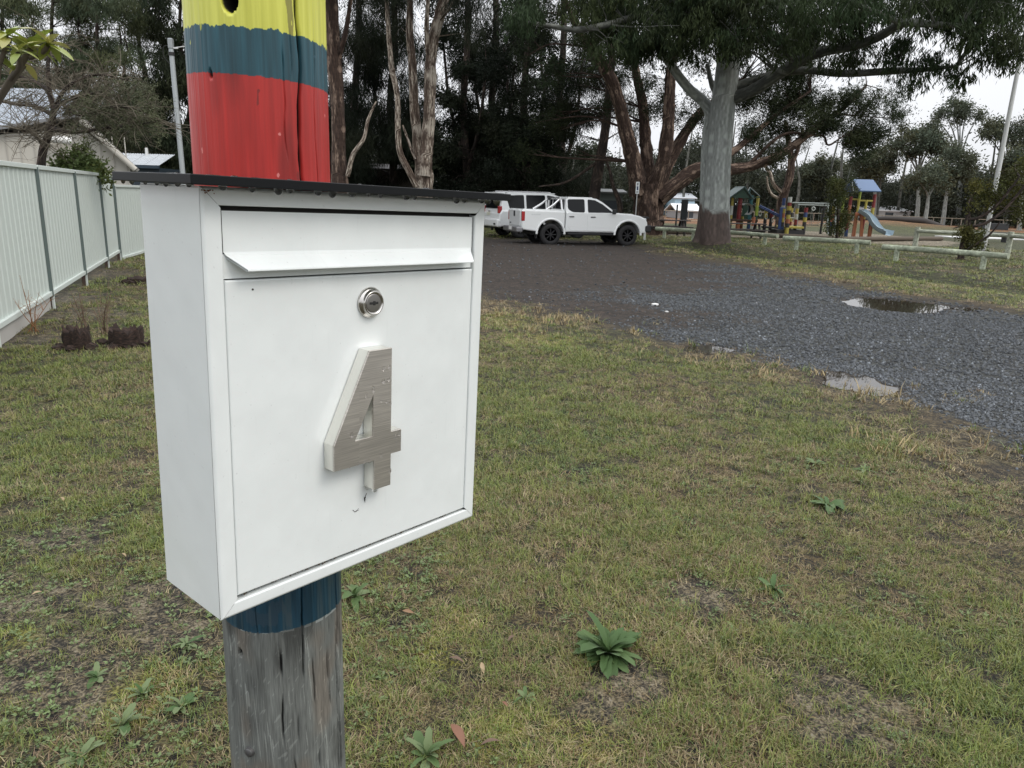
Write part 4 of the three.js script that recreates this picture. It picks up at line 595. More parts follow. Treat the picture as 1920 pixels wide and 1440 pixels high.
// ---------- far side of the field ----------
{
  const mesh = (pxs, label) => { const t = thing('field_fence', label, 'fence', onGround(pxs[0][0], pxs[0][1])); const o = t.position.clone(); const pts = pxs.map(([a, b]) => onGround(a, b).sub(o)); for (let i = 0; i < pts.length - 1; i++) { const n = 6; for (let k = 0; k < n; k++) { const p = pts[i].clone().lerp(pts[i + 1], k / n); part(t, 'post', rod(V(p.x, 0, p.z), V(p.x, 1.0, p.z), .04, .04, 6), std([.25, .22, .18], .8)); } for (const h of [.1, .95]) part(t, 'rail', rod(pts[i].clone().setY(h), pts[i + 1].clone().setY(h), .03, .03, 5), std([.3, .26, .2], .8)); } return t; };
  const f1 = mesh([[1200, 416], [1330, 416], [1450, 416], [1560, 418], [1700, 424], [1800, 430], [1960, 436]], 'long thin rail fence across the orange field');
  const house = (name, label, cat, px0, px1, pyT, pyE, depth, wallC, roofC, deep = 7) => { const A = atDepth(px0, 410, depth), B = atDepth(px1, 410, depth), t = thing(name, label, cat, [A.x, 0, -depth]), w = B.x - A.x, e = atDepth((px0 + px1) / 2, pyE, depth).y, r = atDepth((px0 + px1) / 2, pyT, depth).y; part(t, 'wall', box(w, e, deep, w / 2, e / 2, -deep / 2), std(wallC, .8)); const s = Math.atan2(r - e, deep / 2), l = Math.hypot(r - e, deep / 2) + .3; for (const k of [1, -1]) { const q = part(t, 'roof', box(w + .5, .1, l), std(roofC, .6)); q.position.set(w / 2, (r + e) / 2 + .04, -deep / 2 + k * deep / 4); q.rotation.x = k * s; } const n = Math.max(1, Math.round(w / 3.5)); for (let i = 0; i < n; i++) { const win = part(t, 'window', box(.9, .8, .04, w * (i + .5) / n, e * .6, .025), std([.05, .06, .07], .2)); part(win, 'window_frame', box(1.02, .06, .06, w * (i + .5) / n, e * .6 - .43, .03), std([.6, .6, .6], .6)); } return t; };
  house('pale_blue_cottage', 'pale blue cottage with a light roof seen left of the gum', 'house', 1262, 1300, 363, 372, 92, [.42, .60, .72], [.55, .58, .62]);
  house('white_marquee', 'low white roofed shelter across the field left of the gum', 'shelter', 1270, 1312, 384, 396, 80, [.3, .3, .3], [.72, .74, .76], 6);
  house('long_white_building', 'long white building beyond the field behind the slide', 'building', 1626, 1706, 388, 396, 86, [.50, .50, .50], [.70, .71, .73], 8);
  house('roadside_shed', 'plain green shed far behind the pickup', 'shed', 1120, 1165, 356, 362, 46, [.10, .12, .11], [.12, .13, .13], 4);
  house('bungalow', 'low brown bungalow glimpsed between the pale trunks', 'house', 640, 780, 306, 318, 48, [.16, .135, .11], [.12, .11, .11], 6);
  const bt = onGround(1862, 454); const t = thing('park_bench', 'dark bench far off behind the flagpole', 'bench', [bt.x, hy(bt), bt.z]); part(t, 'seat', rbox(1.7, .08, .45, .02, 0, .5, 0), paints.black); part(t, 'backrest', rbox(1.7, .35, .06, .02, 0, .85, -.22), paints.black); for (const x of [-.6, .6]) part(t, 'leg', box(.1, .5, .4, x, .25, 0), paints.black);
  const rp = thing('bike_ramp', 'dark timber edge crowning the grass mound', 'ramp', [moundAt.x, 0, moundAt.z]); const R = []; for (let i = 0; i <= 10; i++) { const x = -2.5 + i * .75; R.push(V(x, height(moundAt.x + x, moundAt.z - 2.2) + .12 - (i > 7 ? (i - 7) * .16 : 0), -2.2)); } part(rp, 'ramp_edge', limb(R, [.14, .2, .26, .28], 8, .4, 0, 4), std([.05, .045, .042], .9));
  const gp = onGround(1800, 446); const cp = thing('concrete_pad', 'pale concrete strip beyond the post and rail', 'pad', [gp.x, .02, gp.z]); part(cp, 'slab', rbox(14, .1, 2.2, .02, 6, .0, 0), std([.55, .55, .54], .9));
}
// ---------- foliage sprigs ----------
function leafGeo(leaves) {                                            // each leaf: [base, direction, length, width, roll] as a folded diamond of two faces
  const P = [], I = [];
  for (const [b, d, l, w, roll] of leaves) {
    const s = V(d.y, d.z, d.x).cross(d).normalize().applyAxisAngle(d, roll), m = b.clone().addScaledVector(d, l * .45), k = P.length / 3, t = b.clone().addScaledVector(d, l);
    P.push(b.x, b.y, b.z, m.x + s.x * w, m.y + s.y * w - l * .03, m.z + s.z * w, t.x, t.y, t.z, m.x - s.x * w, m.y - s.y * w - l * .03, m.z - s.z * w); I.push(k, k + 1, k + 2, k, k + 2, k + 3);
  }
  const g = new THREE.BufferGeometry(); g.setAttribute('position', new THREE.Float32BufferAttribute(P, 3)); g.setIndex(I); g.computeVertexNormals(); return g;
}
const dirR = (down = 0, flat = 1) => V(rr(-1, 1), rr(-1, 1) * flat - down, rr(-1, 1)).normalize();
function sprig(kind, seed) {
  rnd = seeded(seed); const L = [];
  if (kind === 'gum') for (let k = 0; k < 5; k++) { const a = rr(0, 6.28), tip = V(Math.cos(a) * .3, rr(-.35, .1), Math.sin(a) * .3); for (let i = 0; i < 7; i++) { const b = tip.clone().multiplyScalar(rr(.2, 1)).add(V(0, rr(-.05, .12), 0)); L.push([b, dirR(1.5, .5), rr(.11, .19), rr(.010, .016), rr(0, 6)]); } }
  if (kind === 'fine') for (let k = 0; k < 8; k++) { const t = dirR(-.15).multiplyScalar(rr(.2, .36)); for (let i = 0; i < 9; i++) L.push([t.clone().multiplyScalar(rr(.25, 1)).add(V(rr(-.05, .05), rr(-.05, .05), rr(-.05, .05))), dirR(-.2), rr(.06, .11), rr(.008, .014), rr(0, 6)]); }
  if (kind === 'oak') for (let k = 0; k < 46; k++) { const b = V(rr(-.26, .26), rr(-.1, .3), rr(-.26, .26)); L.push([b, V(rr(-.5, .5), -1 + rr(0, .7), rr(-.5, .5)).normalize(), rr(.18, .34), rr(.005, .009), rr(0, 6)]); }
  if (kind === 'broad') for (let k = 0; k < 34; k++) { const t = dirR(-.1).multiplyScalar(rr(.08, .34)); L.push([t, dirR(.1, .6), rr(.08, .14), rr(.022, .034), rr(0, 6)]); }
  if (kind === 'clump') for (let k = 0; k < 60; k++) { const t = dirR(-.2, .7).multiplyScalar(rr(.05, .40)); L.push([t, dirR(.3, .7), rr(.08, .15), rr(.016, .028), rr(0, 6)]); }
  return leafGeo(L);
}
const sprigs = {}; for (const k of ['gum', 'fine', 'oak', 'broad', 'clump']) sprigs[k] = [sprig(k, 11), sprig(k, 23)];
const leafMat = new THREE.MeshPhysicalMaterial({ roughness: .8, specularIntensity: .35, side: THREE.DoubleSide, transmission: .25, thickness: 0 }); leafMat.color.setRGB(1, 1, 1);
const leafDry = std([1, 1, 1], .7);
// ---------- bark ----------
function barkMap(c0, c1, fx, fy, th, seed) { return mirrored(texture(512, 512, (u, v) => { const wx = (fbm(u * 5 + seed, v * 5, 3) - .5) * .5, a = fbm((u + wx * .35) * fx + seed, (v + wx) * fy, 5), b = fbm(u * fx * 3, v * fy * 2 + seed, 3), m = smooth(th - .14, th + .14, a * .7 + b * .3), k = .75 + .5 * b; return [mixN(c0[0], c1[0], m) * k, mixN(c0[1], c1[1], m) * k, mixN(c0[2], c1[2], m) * k]; })); }
function mirrored(t) { t.wrapS = t.wrapT = THREE.MirroredRepeatWrapping; return t; }
const stainOf = (g, h, wide) => { const p = g.attributes.position, c = []; for (let i = 0; i < p.count; i++) { const x = p.getX(i), y = p.getY(i), z = p.getZ(i), a = Math.atan2(z, x), k = smooth(.12, -.12, y - h - (fbm(a * 2.2 + 9, y * 2.5, 3) - .5) * wide - (fbm(a * 9, y * 9, 2) - .5) * .35), f = .8 + .5 * fbm(a * 11, y * 7, 3); c.push(mixN(1, .30 * f, k), mixN(1, .205 * f, k), mixN(1, .185 * f, k)); } g.setAttribute('color', new THREE.Float32BufferAttribute(c, 3)); return g; };
const barkBump = mirrored(texture(512, 512, (u, v) => 255 * fbm(u * 14, v * 7, 5), false));
const bark = {
  gum: std([1, 1, 1], .8, { map: barkMap([136, 140, 137], [145, 150, 146], 4, 2, .5, 2), bumpMap: barkBump, bumpScale: .006 }),
  paper: std([1, 1, 1], .95, { map: barkMap([84, 70, 60], [186, 176, 162], 9, 2.2, .50, 5), bumpMap: barkBump, bumpScale: .05 }),
  brown: std([1, 1, 1], .95, { map: barkMap([60, 46, 39], [126, 108, 95], 11, 2, .57, 8), bumpMap: barkBump, bumpScale: .06 }),
  dark: std([1, 1, 1], .95, { map: barkMap([52, 44, 40], [88, 76, 68], 8, 3, .55, 4), bumpMap: barkBump, bumpScale: .05 }),
  stocking: std([1, 1, 1], .95, { map: barkMap([60, 44, 42], [96, 80, 76], 9, 4, .58, 6), bumpMap: barkBump, bumpScale: .06 }),
};
bark.gumLimbShaded = std([1, 1, 1], .85, { map: barkMap([72, 74, 70], [100, 102, 96], 4, 2, .5, 2), bumpMap: barkBump, bumpScale: .006 }); bark.gumStain = bark.gum.clone(); bark.gumStain.vertexColors = true;  // limb bark is the gum bark with canopy shade put into its colour
// A tree: limbs are lists of [px, py, depth offset] with radii in pixels at the tree's depth; clusters [px, py, depth offset, radius px, sprigs]
function tree(name, label, cat, opt) {
  const Z = opt.depth, m = mPer(Z), base = opt.base ?? onGround(opt.limbs[0].p[0][0], opt.limbs[0].p[0][1]); rnd = seeded(opt.seed ?? 5);
  const t = thing(name, label, cat, [base.x, 0, base.z], 0, opt.group); const loc = ([px, py, dz = 0]) => atDepth(px, py, Z - dz).sub(t.position);
  const samples = [];
  opt.limbs.forEach((l, i) => {
    const pts = l.p.map(loc); if (l.root) { pts[0].y = -.15; }
    const lg = limb(pts, l.r.map(x => x * m), l.seg ?? opt.seg ?? 12, l.step ?? opt.step ?? .3, l.lump ?? .12, i + (opt.seed ?? 1)); if (l.stain) stainOf(lg, l.stain, 1.1);
    part(t, l.name ?? (i ? 'limb' : 'trunk'), lg, l.mat ?? opt.bark);
    const c = new THREE.CatmullRomCurve3(pts, false, 'centripetal'); for (let k = 2; k <= 12; k++) samples.push({ p: c.getPointAt(k / 12), r: mixN(l.r[0], l.r[l.r.length - 1], k / 12) * m });
  });
  const tw = [], mats = [[], []], cols = [[], []], S = opt.size ?? 1;
  const clusters = [...(opt.clusters ?? [])];
  for (const [x0, y0, x1, y1, d0, d1, n, r0, r1, per] of opt.fill ?? []) for (let i = 0; i < n; i++) { const r = rr(r0, r1); clusters.push([rr(x0, x1), rr(y0, y1), rr(d0, d1), r, Math.round(per * (r / r1) ** 2 + 3)]); }
  for (const [px, py, dz, rp, n] of clusters) {
    const c = loc([px, py, dz]), r = rp * m;
    if (opt.twigs !== 0 && samples.length) {
      let best = null, bd = 1e9; for (const s of samples) { const d = s.p.distanceTo(c) + Math.max(0, s.p.y - c.y) * 1.2; if (d < bd) { bd = d; best = s; } }
      const r0 = Math.min(best.r * .5, .012 + bd * .012), mid = best.p.clone().lerp(c, .5).add(V(rr(-.12, .12) * bd, rr(-.02, .16) * bd, rr(-.12, .12) * bd)); tw.push(limb([best.p, mid, c], [r0, r0 * .6, r0 * .3], 5, .5, .1, px));
      for (let k = 0; k < (opt.twigs ?? 3); k++) { const e = c.clone().add(dirR(-.2).multiplyScalar(r * rr(.6, 1))), b = mid.clone().lerp(c, rr(.2, .9)); tw.push(limb([b, b.clone().lerp(e, .5).add(V(0, rr(0, .1) * r, 0)), e], [r0 * .4, r0 * .28, r0 * .12], 4, .6, 0, k)); }
    }
    const tone = rr(.72, 1.25), hue = rr(-.12, .12);
    for (let i = 0; i < n; i++) {
      const d = dirR(), q = r * Math.pow(rnd(), .45), k = i & 1; const f = rr(.75, 1.25) * tone;
      mats[k].push(place(c.x + d.x * q, c.y + d.y * q * (opt.squash ?? .75), c.z + d.z * q, rr(-.35, .35), rr(0, 6.28), rr(-.35, .35), S * rr(.75, 1.35)));
      cols[k].push([opt.leaf[0] * f * (1 + hue), opt.leaf[1] * f, opt.leaf[2] * f * (1 - hue)]);
    }
  }
  if (tw.length) part(t, 'branches', merged(tw), opt.twigMat ?? opt.bark).userData.kind = 'stuff';
  for (const k of [0, 1]) if (mats[k].length) copies(t, 'crown', sprigs[opt.kind][k], opt.leafMat ?? leafMat, mats[k], cols[k]);
  return t;
}
const B = (px, depth) => { const p = atDepth(px, 430, depth); p.y = 0; return p; };
const yG = (px, depth) => { const b = atDepth(px, 0, depth), u = atDepth(px, 720, depth); return 720 * b.y / (b.y - u.y); };   // image row of the ground at that depth

// the grey gum with two fused trunks
{
  const Z = 29.6, gy = 464;
  const stock = { mat: bark.stocking, lump: .16 };
  tree('gum_tree', 'tall smooth grey gum with two fused trunks and a dark rough base', 'tree', { depth: Z, base: gumAt, seed: 4, bark: bark.gumLimbShaded, kind: 'gum', leaf: [.036, .054, .021], size: 1.25, twigs: 4, limbs: [
    { p: [[1342, 470, .1], [1341, 448, .1], [1342, 400, .1], [1345, 340, .12], [1350, 260, .12], [1358, 180, .1], [1368, 100, 0], [1372, 20, -.2], [1376, -120, -.4], [1370, -300, -.4]], r: [29, 24, 21.5, 21, 20, 20, 17, 15, 12, 7], seg: 40, step: .07, lump: .05, root: 1, stain: 1.25, mat: bark.gumStain, name: 'trunk' },
    { p: [[1318, 470, -.55], [1323, 448, -.55], [1326, 400, -.55], [1326, 330, -.55], [1328, 250, -.55], [1332, 212, -.55], [1318, 190, -.55], [1290, 165, -.2], [1255, 118, .2], [1232, 85, .5], [1205, 20, .6]], r: [25, 17, 13.5, 12, 11, 10.5, 9, 8, 7, 6, 4], seg: 32, step: .07, lump: .05, root: 1, stain: 1.9, mat: bark.gumStain, name: 'trunk' },
    { p: [[1368, 185, .1], [1392, 178, .4], [1420, 165, .9], [1470, 132, 1.6], [1530, 100, 2.4], [1600, 86, 3.0], [1650, 68, 3.6], [1690, 44, 4.2], [1740, 45, 5], [1800, 48, 5.4]], r: [12, 10, 9.5, 9, 8, 7.5, 7, 6.5, 5, 3], lump: .05 },
    { p: [[1372, 168, .1], [1395, 158, .2], [1450, 140, .8], [1510, 132, 1.5], [1580, 138, 2.2], [1660, 134, 3.0], [1740, 130, 3.8], [1795, 124, 4.2]], r: [9, 7, 6, 6, 5.5, 5.5, 4, 2], lump: .05 },
    { p: [[1690, 44, 4.2], [1660, 30, 4.3], [1610, 10, 4.4], [1560, -20, 4.5]], r: [4, 4, 3, 2] }, { p: [[1680, 50, 4], [1710, 10, 4.2], [1730, -40, 4.4]], r: [4, 3.5, 3] },
    { p: [[1345, 235, -.2], [1350, 190, -.7], [1335, 160, -1], [1326, 120, -1.2]], r: [8, 6, 5, 3.5] },
    { p: [[1372, 60, -.2], [1300, 20, 1], [1200, 30, 2], [1140, 46, 2.6], [1080, 56, 3], [1030, 48, 3.2], [985, 42, 3.4]], r: [8, 7, 6, 5.5, 5, 4.5, 2.5], lump: .05 },
    { p: [[1375, -80, -.4], [1450, -140, 1], [1560, -170, 3], [1700, -160, 5]], r: [9, 8, 6, 3] }, { p: [[1372, -100, -.4], [1280, -160, 1], [1150, -200, 2.5], [1020, -190, 4]], r: [9, 8, 6, 3] },
  ], clusters: [[1690, 125, 3.2, 30, 10], [1740, 112, 4, 34, 16], [1775, 128, 4.2, 30, 18], [1800, 140, 4.2, 18, 8], [1720, 150, 3.6, 22, 8], [1830, 60, 5, 46, 34], [1870, 80, 5, 40, 30], [1905, 70, 5.4, 40, 30], [1885, 115, 5, 22, 9], [1800, 30, 5, 50, 34], [1655, 100, 3.2, 26, 7], [1620, 60, 3.4, 30, 8], [1560, 120, 3, 22, 6]],
    fill: [[1120, -40, 1500, 55, -1.5, 3.5, 34, 32, 64, 50], [1110, 40, 1330, 105, 0, 3, 13, 24, 40, 22], [915, -30, 985, 45, 1, 5, 5, 22, 36, 20], [1500, -60, 1930, 16, 2, 6.5, 32, 30, 56, 32], [1460, 20, 1640, 80, 1, 4, 12, 18, 34, 16], [1560, 60, 1720, 120, 1, 4, 9, 12, 22, 7], [1340, 40, 1440, 95, 1.5, 3.5, 9, 20, 34, 14], [900, -420, 1900, -60, -3, 6, 34, 60, 110, 40]] });
}
// the broad brown paperbark
tree('paperbark_tree', 'broad red-brown paperbark with many stems fanning from a thick base', 'tree', { depth: 38.5, seed: 9, seg: 22, step: .12, bark: bark.brown, kind: 'fine', leaf: [.032, .044, .018], size: 1.5, base: B(1216, 38.5), limbs: [
  { p: [[1214, 446], [1214, 410], [1216, 375], [1219, 345]], r: [34, 27, 25, 25], root: 1, seg: 30, lump: .24, step: .12, name: 'trunk' },
  { p: [[1200, 365, .2], [1192, 320, .3], [1182, 280, .4], [1172, 240, .5], [1162, 200, .6], [1150, 160, .6], [1128, 120, .6], [1085, 60, .4], [1060, 0, .2]], r: [17, 15, 12, 11, 10, 10, 7, 5, 3], lump: .2, mat: bark.brown },
  { p: [[1216, 360], [1214, 310, -.3], [1210, 260, -.6], [1205, 200, -.9], [1190, 120, -1.2], [1180, 40, -1.4]], r: [14, 11, 9, 8, 6, 4], lump: .2 },
  { p: [[1228, 355, .2], [1244, 300, .4], [1252, 240, .5], [1256, 170, .6], [1262, 110, .6], [1290, 40, .5], [1300, -60, .4]], r: [15, 12, 10, 9, 7, 6, 4], lump: .2 },
  { p: [[1236, 345, -.2], [1262, 290, -.5], [1288, 245, -.9], [1310, 215, -1.3], [1340, 190, -1.6], [1390, 150, -2]], r: [12, 10, 9, 8, 6, 4], lump: .18 },
  { p: [[1236, 372, .2], [1270, 345, .3], [1310, 318, .2], [1370, 318, -.2], [1420, 308, -.6], [1470, 285, -1], [1530, 240, -1.4], [1590, 195, -1.8], [1625, 160, -2]], r: [15, 13, 11, 9, 8, 7, 6, 4, 2], lump: .18 },
  { p: [[1400, 312, -.4], [1470, 252, -.8], [1520, 253, -1.1], [1545, 256, -1.2], [1552, 272, -1.2], [1580, 256, -1.3]], r: [4, 3, 2.6, 2.2, 2, 1.2] },
  { p: [[1320, 318], [1380, 280, -.8], [1450, 220, -1.4], [1520, 170, -2]], r: [7, 6, 4, 2.5] },
], fill: [[980, -20, 1330, 150, -3, 2, 34, 16, 40, 20], [1100, 150, 1320, 240, -3, 0, 12, 18, 36, 18], [1380, 60, 1530, 230, -4, 0, 26, 24, 46, 36], [1400, 230, 1480, 300, -3, 0, 8, 18, 32, 18], [1530, 150, 1690, 240, -3.5, -1, 18, 14, 30, 20], [1590, 240, 1650, 285, -2, -1, 7, 18, 27, 30], [950, -300, 1600, -20, -5, 3, 24, 50, 90, 40], [1440, 180, 1560, 230, -3, -1, 7, 16, 28, 14], [990, 200, 1130, 300, -4, -1, 9, 18, 36, 18]] });
// pale paperbarks behind the letterbox
const gy33 = yG(790, 33);
tree('paperbark_tree', 'pale flaky paperbark with three upright stems right of the painted post', 'tree', { depth: 33, seed: 13, seg: 18, step: .12, bark: bark.paper, kind: 'oak', leaf: [.026, .034, .018], size: 1.3, base: B(792, 33), limbs: [
  { p: [[792, gy33], [792, 390], [794, 345], [795, 310]], r: [26, 20, 17, 14], root: 1, lump: .22, seg: 22, name: 'trunk' },
  { p: [[796, 330, .2], [800, 280, .2], [804, 230, .2], [806, 170, .2], [808, 110, .1], [818, 50, 0], [835, -10, -.2], [860, -120, -.4]], r: [13, 11, 10, 10, 9, 9, 8, 5], lump: .16 },
  { p: [[790, 330, -.1], [784, 270, -.2], [778, 220, -.2], [775, 160, -.3], [772, 110, -.3], [768, 60, -.3], [770, -30, -.4]], r: [11, 9, 8, 7.5, 7, 6, 4], lump: .16 },
  { p: [[782, 350, .3], [764, 315, .4], [750, 285, .4], [746, 240, .4], [745, 180, .3], [735, 130, .2], [730, 80, .1], [725, 0, 0], [722, -100, -.1]], r: [6, 5.5, 5, 4.5, 5, 4, 3.5, 3, 2], lump: .14 },
  { p: [[806, 120, .1], [800, 60, .4], [804, -20, .6]], r: [5, 4, 3] }, { p: [[780, 300, 0], [768, 270, -.5], [755, 235, -.8]], r: [3, 2.4, 1.5] }, { p: [[824, 40], [840, 20, .5], [856, -10, .8]], r: [3, 2, 1.2] },
], fill: [[700, -60, 900, 60, -2, 1.5, 16, 26, 46, 34], [640, -350, 980, -60, -4, 3, 14, 50, 90, 50]] });
tree('paperbark_tree', 'dark barked tree trunk close behind the right edge of the painted post', 'tree', { depth: 28, seed: 17, seg: 18, step: .12, bark: bark.brown, kind: 'oak', leaf: [.026, .034, .018], size: 1.2, base: B(640, 28), limbs: [
  { p: [[640, yG(640, 28)], [638, 380], [636, 320], [634, 240], [630, 160], [624, 80], [620, 0], [612, -140]], r: [18, 15, 13, 12, 12, 12, 11, 8], root: 1, lump: .16, name: 'trunk' }, { p: [[634, 110], [648, 60, .3], [658, 0, .6], [672, -60, .8]], r: [5, 4, 3, 2] },
  { p: [[652, 330, .2], [662, 290, .4], [682, 260, .5], [690, 225, .6], [705, 190, .7]], r: [4, 4, 3.4, 2.6, 1.4], mat: bark.paper, name: 'limb' },
], fill: [[540, -300, 760, -20, -3, 3, 22, 40, 80, 60]] });
tree('leaning_tree', 'dark leaning trunk behind the cab of the pickup', 'tree', { depth: 40, seed: 19, bark: bark.dark, kind: 'oak', leaf: [.022, .030, .014], size: 1.5, base: B(1112, 40), limbs: [{ p: [[1110, yG(1112, 40)], [1113, 380], [1122, 320], [1134, 250], [1140, 200], [1146, 120], [1150, 20], [1150, -120]], r: [11, 10, 9, 8, 7, 6, 5, 3], root: 1, name: 'trunk' }, { p: [[1165, 415, .5], [1160, 375, .5], [1150, 350, .5], [1143, 320, .5], [1136, 300, .5]], r: [6, 5, 4, 3, 2], name: 'limb' }, { p: [[1126, 300], [1060, 342, .4], [1010, 350, .6]], r: [3, 2.5, 1.5] }], fill: [[1010, 140, 1190, 260, -4, 0, 14, 18, 34, 20], [980, -200, 1250, 60, -5, 2, 11, 30, 60, 26]] });
tree('forked_tree', 'broken forked tree with pale limbs behind the striped posts', 'tree', { depth: 49, seed: 23, bark: bark.brown, kind: 'fine', leaf: [.034, .044, .022], size: 1.3, base: B(1464, 49), limbs: [{ p: [[1462, yG(1462, 49)], [1463, 405], [1465, 380], [1470, 362]], r: [9, 8, 8, 8], root: 1, name: 'trunk' }, { p: [[1470, 366], [1480, 335], [1484, 300], [1478, 265], [1472, 225]], r: [7, 7, 6, 4.5, 3], lump: .2 }, { p: [[1484, 305], [1494, 285], [1500, 262], [1506, 240]], r: [5, 4, 3.4, 2.6] }, { p: [[1468, 364], [1450, 345], [1444, 325], [1430, 305], [1424, 290]], r: [4, 3.4, 3, 2.6, 2], mat: bark.paper }, { p: [[1462, 372], [1448, 366], [1440, 350], [1438, 330]], r: [3, 2.6, 2, 1.4], mat: bark.paper }], fill: [[1400, 180, 1500, 290, -2, 2, 9, 18, 30, 16]] });
// dark she-oaks massed behind the vehicles
[[600, 46, 'just behind the right edge of the painted post'], [668, 52, 'between the post and the pale paperbark'], [735, 47, 'behind the left stems of the pale paperbark'], [872, 45, 'just right of the pale paperbark'], [925, 50, 'above the wagon'], [985, 44, 'above the tray of the pickup'], [1052, 54, 'far behind the pickup cab']].forEach(([px, d, w], i) => tree('she_oak', 'dark dense she-oak ' + w, 'tree', { depth: d, seed: 40 + i, bark: bark.dark, kind: i % 2 ? 'clump' : 'oak', leaf: [.018, .025, .013], size: i % 2 ? 1.35 : 1.75, group: 'dark she-oaks behind the vehicles', twigs: 2, base: B(px, d), limbs: [{ p: [[px, yG(px, d)], [px + 3, 330], [px - 3, 200], [px + 5, 60], [px, -160]], r: [8, 7, 6, 5, 2], root: 1, name: 'trunk' }, { p: [[px, 330], [px + 26, 240, 1], [px + 40, 120, 1.5]], r: [4, 3, 2] }, { p: [[px, 300], [px - 28, 200, -1], [px - 40, 90, -1.5]], r: [4, 3, 2] }],
  fill: i < 6 ? [[px - 62, 230, px + 62, 400, -2, 3, i === 1 ? 10 : 26, 24, 42, 40], [px - 66, 30, px + 66, 240, -3, 3, i === 1 ? 12 : i > 2 ? 21 : 24, 14, 36, 30], [px - 70, -300, px + 70, 20, -4, 4, 10, 40, 70, 36]] : [[px - 60, 60, px + 70, 230, -3, 3, 10, 24, 42, 24], [px - 70, 300, px + 90, 400, -2, 2, 10, 16, 30, 16]] }));
// grey-green trees over the fence
[[12, 38, 'at the left edge of the picture'], [105, 44, 'rising behind the low shed'], [190, 40, 'rising behind the gable house'], [268, 46, 'left of the service pole'], [345, 42, 'right of the service pole']].forEach(([px, d, w], i) => tree('grey_green_tree', 'grey-green bushy tree ' + w, 'tree', { depth: d, seed: 60 + i, bark: bark.dark, kind: i % 2 ? 'fine' : 'gum', leaf: i > 3 ? [.032, .042, .020] : [.085, .105, .055], size: i > 3 ? 1.7 : 1.35, group: 'bushy trees over the fence', twigs: 3, base: B(px, d), limbs: [{ p: [[px, yG(px, d)], [px - 9, 300], [px + 12, 190], [px - 8, 70], [px + 10, -140]], r: [5, 4.4, 3.6, 2.6, 1.4], root: 1, name: 'trunk' }, { p: [[px, 280], [px + 30, 190, 1], [px + 50, 90, 1.4]], r: [3, 2.4, 1.4] }, { p: [[px, 250], [px - 32, 150, -1], [px - 44, 50, -1.5]], r: [3, 2.4, 1.4] }],
  fill: [...(i === 4 ? [[400, 60, 560, 330, -3, 3, 44, 22, 42, 32], [400, -200, 560, 60, -3, 3, 20, 36, 66, 34]] : []), [px - 56, 150, px + 56, 330, -2, 3, i > 2 ? 26 : 28, 18, 36, i > 2 ? 34 : 30], [px - 62, -30, px + 62, 160, -3, 3, i > 3 ? 26 : 34, 14, 32, i > 3 ? 30 : 20], [px - 60, -260, px + 60, -30, -3, 3, 10, 40, 70, 34]] }));
